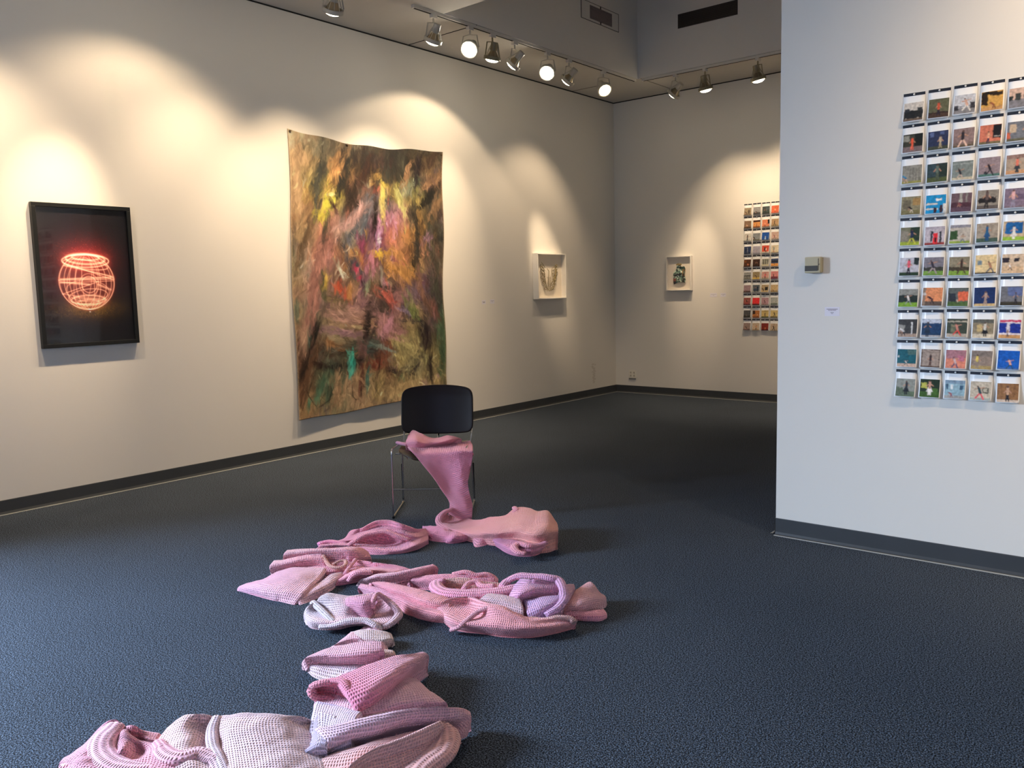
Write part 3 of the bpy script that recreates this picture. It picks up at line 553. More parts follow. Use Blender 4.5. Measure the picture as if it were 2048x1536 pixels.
# ------------------------------------------------------------------ grids of pinned photographs
# description | wall | ground | ground share | figure x,height,top,legs,pose | extra rectangles x0,y0,x1,y1,colour
NEAR = """dark trees under a pale sky|c9c2b8|6b5c50|.12||0,.42,1,.88,26282a;.05,.34,.3,.5,30343a;.7,.3,.95,.5,383c3e
person in red shirt before green woods|5e5f48|4c3a30|.28|.5,.72,d0583c,2a2430,s|0,.72,1,.77,2a1f1c;.2,.68,.8,.71,6a5a4c
figure leaning on dark railing, white sky|b9bcc2|7c7c80|.3|.62,.7,c8a08c,d8d4cc,l|0,.55,.2,.8,2c2c34;.78,.45,1,.75,2c2c34;0,.62,1,.66,4a4a54
figure under dark boughs in golden light|c89a50|b4895a|.2|.6,.5,8a4c34,6a3a28,b|0,0,.7,.18,1e1814;0,.12,.3,.7,241a14;.5,.05,1,.25,2a1e14
row of dark trees behind grey tarmac|c4a898|77767c|.42||0,.38,.2,.62,2a3030;.28,.28,.55,.62,343a3a;.66,.36,1,.6,3a4040
figure dressed all in orange before dark trees|3a3c34|75686a|.3|.48,.7,e0583c,e0664c,s|0,.1,.35,.4,8a8a80;.6,0,1,.7,1c2020
pale ghostly figure before dark blue trees|2c3450|42463a|.2|.62,.65,b8a890,a89878,s|.1,.05,.3,.3,5a6890;.6,.05,.8,.2,4c5a80
lunging person in black before brown brick|85706e|5c5244|.12|.45,.85,26242c,dcb8a4,w|0,.8,1,.84,6a5c54
bare-chested figure by orange brick wall|c0705a|6a6248|.12|.42,.62,d8a080,2c2444,s|.62,0,1,.72,16161c;.7,.6,.95,.66,c0b8b0
arm raised beside a grey wall and window|6c7078|5c5a48|.12|.9,.9,c0907c,8a7468,s|.12,.15,.42,.55,b8a48c;0,.55,.16,.9,b85c44
blue bent figure by a slatted fence|8c8a80|8c8a50|.14|.2,.6,3c7a9c,c0a48c,b|.4,.15,.44,.85,6a6860;.55,.15,.59,.85,6a6860;.7,.15,.74,.85,6a6860;.85,.15,.89,.85,6a6860
dim figure inside a dark green bush|2f3c3a|4c5634|.25|.52,.85,5c6a60,4c5648,s|0,0,.45,.7,34464c;.6,.1,1,.7,28342e
dark figure toppling before a grey-green wall|77807c|b8b098|.12|.42,.6,22242c,b8a090,l|0,.12,1,.17,9aa09c
black-clad figure before a mauve-brown wall|8c7c80|4c7068|.12|.55,.65,1e1c24,1e1c24,l|.25,.75,.4,.88,2c2c34
person in a dark skirt before a tan wall|9c8c7c|b88c68|.2|.5,.75,c06858,2c343c,k|0,0,1,.2,8a7068
bent dark figure beside a stone wall|8c8468|77704c|.25|.55,.5,16161c,c8bca4,b|.6,.1,1,.5,a08050;.1,.2,.5,.7,6c6450
two pale arms across bright blue|1f8cc0|1f8cc0|.05||.0,.45,.6,.54,e0d8c8;.5,.2,.8,.32,ece4d8;0,.72,.6,.8,e0d8c8;.4,.7,.55,1,3c2428;.7,.55,.85,1,3c2428;.88,.5,1,1,d8d4cc
crimson blur among pale trunks|6a5458|5a4450|.4|.5,.45,8a4c50,4c3844,b|.4,0,.55,.6,a8a498;.7,0,.8,.5,8c8880;0,.5,1,.75,4c3038
dark wings spread before a pale gable|8c8478|5c5450|.2|.45,.9,5c4c48,2c2828,s|.05,.4,.9,.68,221f20;.2,.35,.75,.5,2a2628
pale pink figure before a mauve wall|7c6c7c|7c6c74|.1|.4,.9,d8a8a4,8a8494,s|.5,.3,1,.6,68586c
figure with yellow socks on bright lawn|7a7860|9cac38|.2|.6,.8,26304c,c0bc48,w|.5,0,1,.75,2a3a2c;0,.2,.4,.75,8a8272
red doorway between grey shutters|b8aeb4|8a3c38|.12||.42,.35,.66,.95,e03038;.3,.25,.4,.85,2c3038;.74,.25,.84,.85,2c3038;.5,.6,.6,.85,201418;0,0,1,.15,a8a0a8
small figure and bush beside a pale wall|b4aca0|8ca048|.14|.65,.45,b09c84,5c7484,w|0,.3,.4,.8,34502c;0,0,1,.15,8a8890
person in a blue dress before a tan wall|9c9080|44584c|.22|.5,.8,245c84,244c74,k|0,0,1,.03,b8ac98
white-dressed figure before a blue window|b8a484|8cb040|.2|.5,.68,d8d4cc,d8d4cc,k|.1,.05,.9,.65,1e5c94
pink-shirted figure with dark trousers|b8b8c0|2c402c|.18|.48,.85,e06070,26202c,s|.75,0,1,.4,26302f
dancing figure on lawn before a mauve wall|7c7880|6c9040|.25|.5,.75,34303c,a89898,l|0,.55,1,.75,3c3c34
dark figure on lawn before an olive wall|8a8068|7c9c3c|.25|.62,.8,3c2c24,4c3c2c,w|0,.55,1,.75,403828
figure in jeans by a cream wall, small window|d4bc8c|3c3428|.08|.75,.65,9c7058,2c3c5c,l|.12,.3,.32,.55,74848c
dark tumbling figures on beige ground|ccb498|d0b08c|.35|.4,.35,e8e0d8,2c242c,l|0,.2,.35,.42,2c242c;.55,.2,.8,.4,24222c
pale figure before a dark hedge on lawn|8c8c84|78a038|.28|.55,.6,d8d0c8,8c948c,l|0,.35,1,.75,26302c
kneeling figure before an orange wall|d88c60|5c5048|.25|.5,.6,3c2430,3c2c30,b|0,0,.15,1,8c7868;0,.3,.18,.4,c8c0b8
reclining figure between dark house and coral wall|5c605c|4c6438|.25|.5,.3,c8b0a0,3c3c3c,l|.5,.2,1,.72,d86848;.05,.3,.4,.75,2c3038
beige figure with raised arms before navy|1c305c|c8ac78|.12|.55,.75,a89080,a89080,s|0,0,.04,.9,26386c
dark-legged figure beneath a grey window|6c6c70|3c382c|.2|.7,.6,4c5468,201c24,s|.35,.05,1,.5,5c6890
figure in white top on a dark porch|3c3c3c|a08c7c|.2|.3,.6,d8d4d0,2c2428,b|.7,.15,.76,.85,d0d0cc;0,.3,.35,.7,8a8a84
huge dark figure before a blue wall|1f3c5c|a0a0a0|.1|.3,.8,26384c,1c2c40,k|0,0,1,.22,b8c0cc;.4,.25,1,.75,1f3c60
red-trousered figure pointing on a porch|3c4438|a89c8c|.2|.55,.7,c08070,d84840,l|0,.1,1,.18,b0a894;.2,.3,.45,.75,70745c
black-skirted figure outside a beige house|8c8068|c8bca4|.22|.6,.75,c0bcb0,18181c,k|0,0,1,.2,5c5c54;.2,.3,.45,.65,c0a874
tiny figure between cobalt blue shutters|d4ccd0|c0905c|.18|.42,.4,8c7060,5c4c48,s|0,.2,.34,.72,1c3088;.5,.2,1,.72,1c3088;0,.03,1,.14,c83c5c
figure leaping in front of teal wall|1c5c68|c8ac98|.2|.5,.3,c8c0b4,2c3c40,l|.55,.02,1,.3,4c6c68;.03,.35,.1,.45,e0e0d8
lone thin dark figure by a taupe wall|9c8c80|5c4c40|.08|.5,.7,3c2c2c,5c443c,s|0,0,1,.04,3c2c28;0,.15,1,.18,7c6c60;.04,0,.07,1,4c3c34;.93,0,.96,1,4c3c34
figure in blue jeans before salmon wall|d08068|c07c68|.06|.5,.6,c0a8a8,2c4470,l|0,0,1,.45,a07078;.6,.3,.9,.6,b0687c
yellow-topped figure by a brown wall|8c7c70|a08c5c|.18|.3,.7,d8c060,8a7c70,s|0,.05,1,.3,7c7068
small figure against vivid blue|1458b0|4c6c9c|.08|.6,.55,d8a48c,2c4838,l|
dark skirted figure on grey-green haze|8c9088|5c6c58|.3|.55,.75,2c3038,1f242c,k|0,.5,.4,1,5c6a58
white-skirted figure among dark leaves|243424|3c5c28|.3|.5,.8,c0907c,e0dcd4,k|.05,.2,.35,.5,b0b050;.6,.5,.9,.8,486c30
crouching figure by a pale blue house|8cacb8|9c9c98|.15|.35,.4,9c4c54,6c3c58,b|0,0,1,.2,7c94a8;.05,.25,.18,.5,3c5870;.3,.25,.42,.5,dce0e0;.75,.25,.9,.55,3c5870
leaping figure with red trousers spread wide|c0b4a0|98a098|.12|.5,.75,2c4448,d83c50,l|.6,.3,.88,.62,4c4c44;.65,.35,.82,.57,b4ac98
jumping figure before a brown plank fence|8c6440|d0bca8|.14|.5,.8,c8a080,1c1c24,s|.2,0,.22,.85,6c4c30;.4,0,.42,.85,6c4c30;.6,0,.62,.85,6c4c30;.8,0,.82,.85,6c4c30"""
FAR = """sepia picture of two huddled figures|8a7c64|6a5c48|.2|.35,.6,3c3028,4c3c30,b|.55,.3,.8,.8,4c4034
dark shape under a grey arch|8c8c8c|3c3c3c|.3|.5,.5,202024,202024,b|
shadowy grey-green wall|3c4644|2c302c|.2|.4,.7,22262a,22262a,s|.5,.1,.9,.5,4c5658
orange-red wall|c86040|a05038|.15|.5,.6,e0a070,8c3428,s|
crouched brown figure|7c6450|4c3c2c|.2|.5,.6,c8a080,3c2c20,b|
orange band between dark strips|c8884c|7c4c2c|.2|.5,.5,5c2c1c,5c2c1c,s|0,0,1,.25,3c2420
coral figure beside a dark post|c87858|8c6448|.15|.4,.6,d89070,6c2c24,s|.75,0,1,.6,241c18
dark figure on a tan wall|a08464|7c6c4c|.2|.45,.7,3c342c,3c342c,w|
slim dark figure on a pale wall|b8b4ac|8c8c84|.12|.5,.8,26262a,26262a,s|
dark figure beside a grey wall|7c8084|5c5c50|.2|.25,.7,2c2c30,2c2c30,b|
white figure on deep blue|1c4c94|183c74|.15|.5,.5,d0dce8,a0b4d0,k|
pinkish figure before pale wall|b89c90|9c8c80|.15|.45,.6,8c4c54,5c3c44,l|
two navy panels|263454|1c2438|.2||.48,.1,.52,.9,b0b0b0;.1,.3,.4,.7,1c2844
plain grey-lavender haze|9c98a4|8c8890|.2|.5,.4,8a8490,7c7884,s|
red wall with a white doorway|c04c38|a89c8c|.2|.6,.6,e0d0c0,2c2424,s|.3,.2,.5,.7,2c2428
teal-legged figure on beige wall|c0b49c|a89c80|.15|.4,.7,5c7c84,8c5c50,s|
brown room with an orange glow|4c2c1c|3c2014|.2|.7,.5,c87040,4c2414,b|0,.1,.4,.4,70401c
almost black brown doorway|3c2820|2c1c18|.2|.5,.7,4c3428,241814,s|
grey columns on a pale porch|8c8c80|b0a890|.3||.2,.1,.3,.75,3c3c38;.5,.1,.6,.75,3c3c38;.75,.1,.85,.75,4c4c48
navy skyline over orange ground|3c4868|c88c48|.35|.5,.3,2c2c38,2c2c38,b|0,.25,1,.5,242838
grey field crossed by a dark band|8c8c88|6c6c64|.3|.5,.3,3c3c3c,3c3c3c,b|0,.45,1,.6,34342f
dark seated figure on yellow ground|8c7c5c|b89c50|.25|.55,.6,2c241f,3c3020,b|
pink wall with a red figure|b88c84|8c8474|.2|.5,.7,c03848,5c3038,s|
pink and maroon street|c07c7c|6c3440|.3|.4,.6,401c2c,401c2c,l|
low dark mound under mauve sky|947c80|4c3c3c|.25|.4,.3,2c2428,2c2428,b|
pair of dark blue figures|5c6468|8c8c80|.15|.35,.8,26344c,26344c,k|.55,.25,.8,.9,1f2c40
black crowd on tan ground|a08c6c|b09c74|.25|.3,.6,1c1c1c,1c1c1c,b|.5,.3,.9,.75,201f1c
small dark form on a tan field|b8a078|8c7c5c|.25|.4,.3,3c3428,3c3428,b|
red and black tangled figure|8c4c44|4c2c2c|.2|.5,.7,2c1c1c,b03834,l|
square filled with vivid red|d02c30|501c1c|.2|.5,.3,8c1c20,3c1010,s|
mauve wall with twisting figure|a8848c|8c7c78|.15|.5,.7,4c3438,7c4c54,l|
grey-white hazy garden|9ca09c|6c746c|.25|.5,.5,d0d4d0,5c645c,s|
charcoal slope|4c4c4c|34342f|.3|.5,.4,6c6c68,3c3c3c,b|
amber wall with dark corner|a86c3c|7c4c2c|.2|.7,.5,d8a060,3c241c,s|0,0,.4,.5,34241c
slim figure on yellow-tan wall|c0a86c|5c5c38|.2|.5,.6,4c4430,3c3828,w|0,.1,1,.14,6c6444
dark diver over a yellow field|c8b478|6c6444|.2|.6,.7,2c2824,6c5c44,l|
pink-grey blurred crouching figure|8c7870|5c4c48|.2|.5,.6,2c2428,6c4c4c,b|
tan figure on cream wall|b8a48c|8c7458|.15|.55,.7,c88c64,4c3c34,s|
red room with a fiery centre|7c2c24|3c1c1c|.15|.55,.4,e8a040,c04c24,s|
black stick-like leaping figure|b09c84|8c8070|.15|.5,.7,1c1c1c,1c1c1c,l|"""
def picture(spec, seed, nu=34, nv=36):
    p = spec.split('|'); bgc, gc, gf = lin(p[1]), lin(p[2]), float(p[3])
    X, Y = np.meshgrid(np.linspace(0, 1, nu), np.linspace(0, 1, nv))
    img = np.zeros((nv, nu, 3)) + bgc
    img[Y > 1-gf] = gc
    def put(mask, c): img[mask] = c
    wig = (vnoise(nv, nu, 9, seed)-.5)*.06
    if p[5]:
        for r in p[5].split(';'):
            a = r.split(','); x0, y0, x1, y1 = map(float, a[:4]); put((X+wig > x0) & (X+wig < x1) & (Y+wig > y0) & (Y+wig < y1), lin(a[4]))
    if p[4]:
        fx, fh, tc_, lc, pose = p[4].split(','); fx, fh = float(fx), float(fh); tc_, lc = lin(tc_), lin(lc); sk = lin('b88a70'); yb = 1-gf*.45; s = fh
        def limb(x0, y0, x1, y1, wd, c):
            vx, vy = (x1-x0)*s, (y1-y0)*s; ax, ay = fx+x0*s, yb-y0*s; vy = -vy; L2 = vx*vx+vy*vy+1e-9
            t_ = np.clip(((X-ax)*vx+(Y-ay)*vy)/L2, 0, 1); put(np.hypot(X-ax-t_*vx, Y-ay-t_*vy) < wd*s, c)
        B = dict(s=[(0,.5,-.08,0),(0,.5,.08,0),(0,.85,0,.5),(0,.8,-.2,.55),(0,.8,.2,.55),(0,.94)], w=[(0,.45,-.22,0),(0,.45,.25,0),(0,.82,0,.45),(0,.78,-.25,.6),(0,.78,.28,.62),(.02,.93)],
                 l=[(0,.45,-.30,.05),(0,.45,.22,.0),(-.12,.78,0,.45),(-.1,.75,-.38,.72),(-.1,.75,.25,.85),(-.18,.9)], b=[(0,.4,-.12,0),(0,.4,.15,0),(-.28,.6,0,.4),(-.25,.55,-.35,.2),(-.2,.55,-.1,.2),(-.4,.62)],
                 k=[(-.04,.4,-.06,0),(.04,.4,.06,0),(0,.84,0,.5),(0,.8,-.22,.6),(0,.8,.22,.62),(0,.94)])[pose]
        for k in (0, 1): limb(*B[k], .045, lc)
        if pose == 'k': put((np.abs(X-fx) < (.08+.22*(1-((yb-Y)/s)/.55))*s) & ((yb-Y)/s > .2) & ((yb-Y)/s < .55), lc)
        limb(*B[3], .032, sk); limb(*B[4], .032, sk); limb(*B[2], .085, tc_)
        hx, hy = B[5]; put(np.hypot(X-fx-hx*s, Y-(yb-hy*s)) < .062*s, lin('5c443c')); 
    img *= (1+(vnoise(nv, nu, 14, seed+50)-.5)*.55)[..., None]
    img *= (1+(np.random.default_rng(seed).random((nv, nu))-.5)*.22)[..., None]
    pad = np.pad(img, ((1,1),(1,1),(0,0)), 'edge'); img = (img*2 + pad[:-2,1:-1]+pad[2:,1:-1]+pad[1:-1,:-2]+pad[1:-1,2:])/6
    return np.clip(img, .004, .9)
PW, PH = .107, .1515
def photo(loc, spec, label, group, seed, tilt, curlv):
    t = empty('pinned_photograph', loc, label, 'photograph', group); t.rotation_euler = (0, tilt, 0)
    sk_ = random.uniform(-.35, .35)
    def off(u, v):         # distance from the wall: hangs from its pin and curls out at the bottom
        return .0025 + curlv*(max(0, v-.06)**1.6)*(1+sk_*(u-.5)) + .0015*math.sin(u*math.pi)
    def P(d): return lambda u, v: (-PW/2+PW*u, -off(u, v)-d, .009-PH*v)
    nu, nv = 5, 11
    vs = [P(0)(i/(nu-1), j/(nv-1)) for j in range(nv) for i in range(nu)]
    fs = [(j*nu+i, (j+1)*nu+i, (j+1)*nu+i+1, j*nu+i+1) for j in range(nv-1) for i in range(nu-1)]
    o = mesh_obj('paper', vs, fs, M_paper, t, True); sm = o.modifiers.new('thickness', 'SOLIDIFY'); sm.thickness = .0005; sm.offset = -1
    vs = [P(.0006)(i/4, j*.1) for j in range(2) for i in range(5)]
    mesh_obj('dark_band', vs, [(i, i+5, i+6, i+1) for i in range(4)], M_band, t)
    u0, u1, v0, v1 = .05, .95, .335, .965
    grid_panel('print', 34, 36, lambda u, v: P(.0007)(u0+(u1-u0)*u, v0+(v1-v0)*v), picture(spec, seed), M_pict, t)
    MB().lathe([(.0,.010),(.004,.009),(.0052,.006),(.004,.002),(.0015,0)], (0, -.003, .001), (0,-1,0), 10, False).build('pin', M_pin, t, True)
ORD = ['top', 'second', 'third', 'fourth', 'fifth', 'sixth', 'seventh', 'eighth', 'ninth', 'bottom']
random.seed(5)
for r, s in enumerate(NEAR.split('\n')):
    row, c = divmod(r, 5)
    photo((5.413+.0535+c*.1225, -PY, 2.526-row*.1638+random.uniform(-.003,.003)), s,
          'pinned print on near partition: %s, %s row' % (s.split('|')[0], ORD[row]), 'prints pinned on the partition', r, random.uniform(-.016,.016), random.uniform(.012,.026))
for r, s in enumerate(FAR.split('\n')):
    row, c = divmod(r, 4)
    photo((1.995+.0535+c*.1225, 0, 2.572-row*.1665+random.uniform(-.003,.003)), s,
          'pinned print on far back wall: %s, %s row' % (s.split('|')[0], ORD[row]), 'prints pinned on the back wall', 100+r, random.uniform(-.016,.016), random.uniform(.012,.026))

# ------------------------------------------------------------------ small wall fittings
t = empty('thermostat', (4.952, -PY, 1.602), 'beige box with dark window on the partition wall', 'thermostat')
MB().box((-.045,-.045,0),(.045,-.006,.092)).build('housing', mat('beige_plastic', 'b3a888', .5), t, bevel=.004)
MB().box((-.04,-.006,.004),(.048,0,.088)).build('wall_plate', mat('beige_plate', 'b9ae94', .5), t)
MB().box((-.043,-.0475,.012),(.030,-.044,.042)).build('display_window', mat('smoky_window', '3a352c', .3), t)
MB().box((.033,-.0475,.015),(.036,-.044,.082)).box((.036,-.0485,.046),(.041,-.044,.052)).build('lever', mat('lever_brown', '5b4c38', .5), t)
def wall_label(loc, R, w_, h_, lines, label, card=True):
    t = empty('wall_label', loc, label, 'label', 'title labels on the walls')
    MB().box((-w_/2,-.0012,-h_/2),(w_/2,0,h_/2),R).build('card', M_card if card else M_plate, t)
    mb = MB(); random.seed(int(w_*1e4))
    for z, wd, hh in lines:
        x = -wd/2
        while x < wd/2:
            k = random.uniform(.003, .008); mb.box((x,-.0017,z-hh/2),(min(wd/2, x+k*.8),-.0012,z+hh/2),R); x += k
    mb.build('printed_lines', M_text, t)
wall_label((5.055,-PY,1.378), RB, .085, .052, [(.014,.062,.0035),(.007,.046,.003),(-.006,.018,.003),(-.012,.010,.002)], 'small white title label on the partition below the thermostat')
wall_label((0,-2.925,1.405), RL, .07, .05, [(.008,.05,.003),(-.002,.035,.003),(-.008,.04,.003)], 'small title label right of the canvas, the left one of two')
wall_label((0,-2.77,1.408), RL, .08, .05, [(.008,.062,.003),(-.004,.02,.003)], 'small title label right of the canvas, the right one of two')
wall_label((1.565,0,1.408), RB, .10, .05, [(.008,.08,.003),(-.004,.02,.003)], 'small title label on the back wall, the one nearer the framed collage')
wall_label((1.705,0,1.408), RB, .08, .05, [(.008,.062,.003),(-.004,.02,.003)], 'small title label on the back wall, the one nearer the pinned prints')
t = empty('power_outlet', (.285, 0, .215), 'white double electrical outlet plate low on the back wall', 'outlet')
MB().box((-.062,-.006,0),(.062,0,.118)).build('cover_plate', M_plate, t, bevel=.003)
for sx0 in (-.028, .028):
    for z in (.036, .082):
        q = MB().lathe([(.0,.0025),(.015,.0025),(.017,0)], (sx0,-.006,z), (0,-1,0), 16, False).build('socket', mat('outlet_face', 'c9c2b2', .4), t)
        MB().box((sx0-.007,-.0092,z),(sx0-.004,-.008,z+.009)).box((sx0+.004,-.0092,z),(sx0+.007,-.008,z+.009)).box((sx0-.002,-.0092,z-.009),(sx0+.002,-.008,z-.004)).build('slot', M_blackplas, q)
MB().box((-.058,-.012,-.012),(.056,0,-.006)).build('raceway_lip', mat('lip_brown', '5b5246', .6), t)

# ------------------------------------------------------------------ chair
CO = Vector((2.6825, -6.572, 0)); CE = Vector((.797, .604, 0)); CN = Vector((.604, -.797, 0))   # origin between front feet, along the front, towards viewer
def chair():
    rz = math.atan2(CE.y, CE.x)
    t = empty('stacking_chair', CO, 'dark brown stacking chair with chrome wire legs in mid room', 'chair', rz=rz)
    # local: x along front, y backwards
    Wd = .262; r = .0055
    for s in (-1, 1):
        x = s*Wd; xb = s*(Wd-.004)+.01*0
        a = [(x,0,.01)] + arc((x,0,.01),(x+s*.004,.0,.487),(x-s*.01+.0,.40,.470),.03) 
        p = [Vector((x,.0,.008)), *arc((x,0,.008),(x-s*.006,0,.484),(x-s*.012,.38,.462),.035), *arc((x-s*.006,0,.484),(x-s*.012,.385,.462),(x+.0,.415,.008),.03), Vector((x,.41,.03))]
        MB().tube(p, r, 10).build('leg_frame', M_chrome, t, True)
        MB().tube([(x,.41,.30),(x+0,.4115,.03)], .0072, 10).build('leg_sleeve', M_blackplas, t, True)
        MB().tube([(x,0,.010),(x+.0,.41,.010)], .0065, 10).build('floor_runner', mat('runner_chrome', '9a968a', .3, 1), t, True)
        for yy in (.0, .41): MB().lathe([(.0,0),(.009,0),(.010,.004),(.010,.014),(.006,.018),(0,.018)], (x,yy,.0), (0,0,1), 12, False).build('glide', M_blackplas if yy == 0 else M_chrome, t, True)
    MB().tube([(-Wd,0,.204),(Wd,0,.204)], .0045, 8).build('crossbar', M_chrome, t, True)
    MB().tube([(-Wd+.02,.06,.44),(Wd-.02,.06,.44)], .0055, 8).tube([(-Wd+.02,.34,.43),(Wd-.02,.34,.43)], .0055, 8).build('seat_rail', M_chrome, t, True)
    # seat shell: rounded, drooping front lip, dished
    nu, nv = 25, 22; vs = []
    for j in range(nv):
        for i in range(nu):
            u = -1+2*i/(nu-1); v = j/(nv-1)
            hw = .232*(1-.10*(1-v)**3)*min(1, (1-(max(0, .12-v)/.12)**2*.25)); xx = hw*math.copysign(abs(u)**.95, u)
            z = .463 + .012*u*u - .010*math.sin(v*math.pi) - .050*max(0, 1-v/.22)**2 - .012*v + .006*(v > .9)
            yy = -.025 + .43*v + .035*u**4*(1-v)**2 - .02*u**4*v
            vs.append((xx, yy, z))
    fs = [(j*nu+i, j*nu+i+1, (j+1)*nu+i+1, (j+1)*nu+i) for j in range(nv-1) for i in range(nu-1)]
    o = mesh_obj('seat', vs, fs, add_noise(mat('brown_seat_shell', '3a2c20', .33), 8, .1), t, True)
    sm = o.modifiers.new('thickness', 'SOLIDIFY'); sm.thickness = .014; sm.offset = -1; bv = o.modifiers.new('bevel', 'BEVEL'); bv.width = .005; bv.segments = 3
    # backrest: rounded-rectangle shell, arched top, curved around the sitter
    nu, nv = 33, 25; vs = []
    for j in range(nv):
        for i in range(nu):
            u = -1+2*i/(nu-1); v = -1+2*j/(nv-1)
            a = abs(u)**1; mxy = max(abs(u), abs(v)); L5 = (abs(u)**9+abs(v)**7)**(1/8) if mxy > 0 else 1
            k = mxy/L5 if L5 > 0 else 1; uu, vv = u*k, v*k
            top = .022*(1-uu*uu); wdt = .262*(1+.0*vv)
            z = .687 + (.158*vv) + (top if vv > 0 else 0)*vv + (-.014*(1-uu*uu)*(-vv) if vv < 0 else 0)
            yy = .455 + .035*vv - .055*(uu*uu) + .018*max(0, vv-.6)
            vs.append((wdt*uu+.012, yy, z))
    fs = [(j*nu+i, j*nu+i+1, (j+1)*nu+i+1, (j+1)*nu+i) for j in range(nv-1) for i in range(nu-1)]
    o = mesh_obj('backrest', vs, fs, add_noise(mat('dark_backrest_shell', '1a0f0e', .38, spec=.3), 8, .1), t, True)
    sm = o.modifiers.new('thickness', 'SOLIDIFY'); sm.thickness = .016; sm.offset = 0; bv = o.modifiers.new('bevel', 'BEVEL'); bv.width = .006; bv.segments = 3
    for s in (-1, 1): MB().tube([(s*.240+.012,.345,.455),(s*.250+.012,.425,.56),(s*.254+.012,.45,.70),(s*.250+.012,.455,.79)], .004, 8).build('back_upright', M_chrome, t, True)
    MB().tube([(.012,.36,.43),(.012,.425,.50),(.012,.475,.57)], .008, 8).build('back_spine', M_chrome, t, True)
chair()

# ------------------------------------------------------------------ knitted blanket
def ray(px, py): return (FW + RT*((px-1024)/F) - UP*((py-768)/F))
def Pz(px, py, z): d = ray(px, py); return CAM + d*((z-CAM.z)/d.z)
def Pv(px, py, off): d = ray(px, py); o = CO + CN*off; return CAM + d*(((o-CAM).dot(CN))/d.dot(CN))
def crom(P, n):
    P = [np.array(p, float) for p in P]
    if len(P) == 1: return [P[0]]*n
    d = [0]
    for a, b_ in zip(P, P[1:]): d.append(d[-1]+np.linalg.norm(b_-a)+1e-6)
    Q = [2*P[0]-P[1]] + P + [2*P[-1]-P[-2]]; out_ = []
    for k in range(n):
        s = d[-1]*k/(n-1); i = 0
        while i < len(P)-2 and s > d[i+1]: i += 1
        t_ = (s-d[i])/(d[i+1]-d[i]); p0, p1, p2, p3 = Q[i:i+4]
        out_.append(.5*((2*p1)+(p2-p0)*t_+(2*p0-5*p1+4*p2-p3)*t_**2+(3*p1-p0-3*p2+p3)*t_**3))
    return out_
BV, BF, BC, BUV = [], [], [], []
def sheet(rows, cols_, drop=9, cell=.011, rim=.011, amp=.004, rot=0, seed=0, front=True):
    """one fold of the cloth. rows run from the front edge back over the top; each row left to right, world points"""
    R0 = [[np.array(p, float) for p in r] for r in rows]
    lng = max(sum(np.linalg.norm(b_-a) for a, b_ in zip(r, r[1:])) for r in R0)
    nc = max(8, min(130, int(lng/cell)))
    R1 = [crom(r, nc) for r in R0]
    lv = max(sum(np.linalg.norm(R1[j+1][i]-R1[j][i]) for j in range(len(R1)-1)) for i in (0, nc//4, nc//2, 3*nc//4, nc-1))
    nr = max(6, min(70, int(lv/cell)))
    G = np.array([crom([r[i] for r in R1], nr) for i in range(nc)]).transpose(1, 0, 2)      # nr x nc
    G[..., 2] = np.maximum(G[..., 2], .003)
    # wrinkles along the fold
    nrm = np.cross(np.gradient(G, axis=1), np.gradient(G, axis=0)); nrm /= np.linalg.norm(nrm, axis=2, keepdims=True)+1e-9
    sgn = np.where(nrm[..., 2:3] < 0, -1, 1); nrm = nrm*sgn
    Dsp = np.array([[noise.noise(Vector((G[j,i,0]*11+seed, G[j,i,1]*11, G[j,i,2]*16)))*1.0 + .5*noise.noise(Vector((G[j,i,0]*27, G[j,i,1]*27+seed, G[j,i,2]*30))) for i in range(nc)] for j in range(nr)])
    G = G + nrm*(Dsp*amp)[..., None]
    # rolled rim all round, dropping behind to the floor or by `drop`
    def ext(A, B, k):            # A edge, B inner neighbour
        o_ = A-B; o_[:, 2] *= .3; ln = np.linalg.norm(o_, axis=1, keepdims=True)+1e-9; o_ = o_/ln
        out1 = A+o_*rim*.55; out1[:, 2] -= rim*.55
        out2 = A+o_*rim*.55; out2[:, 2] -= rim*1.5
        out3 = A-o_*rim*.6; out3[:, 2] = np.maximum(A[:, 2]-np.minimum(drop, A[:, 2]-.001), out2[:, 2]-9 if drop > 5 else A[:, 2]-drop)
        for q in (out1, out2, out3): q[:, 2] = np.maximum(q[:, 2], .0012)
        if drop > 5: out3[:, 2] = .0012
        return [out1, out2, out3]
    e0 = ext(G[0].copy(), G[1], 0); e1 = ext(G[-1].copy(), G[-2], 0)
    G = np.concatenate([np.array(e0[::-1]), G, np.array(e1)], 0)
    l0 = ext(G[:, 0].copy(), G[:, 1], 0); l1 = ext(G[:, -1].copy(), G[:, -2], 0)
    G = np.concatenate([np.array(l0[::-1]).transpose(1,0,2), G, np.array(l1).transpose(1,0,2)], 1)
    nr, nc = G.shape[:2]; k0 = len(BV)
    du = np.linalg.norm(np.diff(G, axis=1), axis=2).mean(0); dv = np.linalg.norm(np.diff(G, axis=0), axis=2).mean(1)
    U = np.concatenate([[0], np.cumsum(du)]); V = np.concatenate([[0], np.cumsum(dv)])
    c0, c1 = lin(cols_[0]), lin(cols_[-1]); cr_, sr_ = math.cos(rot), math.sin(rot)
    for j in range(nr):
        for i in range(nc):
            p = G[j, i]; BV.append(tuple(p)); f = i/(nc-1); q = noise.noise(Vector((p[0]*5, p[1]*5, p[2]*5+seed)))
            f = min(1, max(0, f+.35*q)); c = c0*(1-f)+c1*f; BC.append(c*(1+.10*q)); BUV.append((U[i]*cr_-V[j]*sr_, U[i]*sr_+V[j]*cr_))
    for j in range(nr-1):
        for i in range(nc-1): BF.append((k0+j*nc+i, k0+j*nc+i+1, k0+(j+1)*nc+i+1, k0+(j+1)*nc+i))
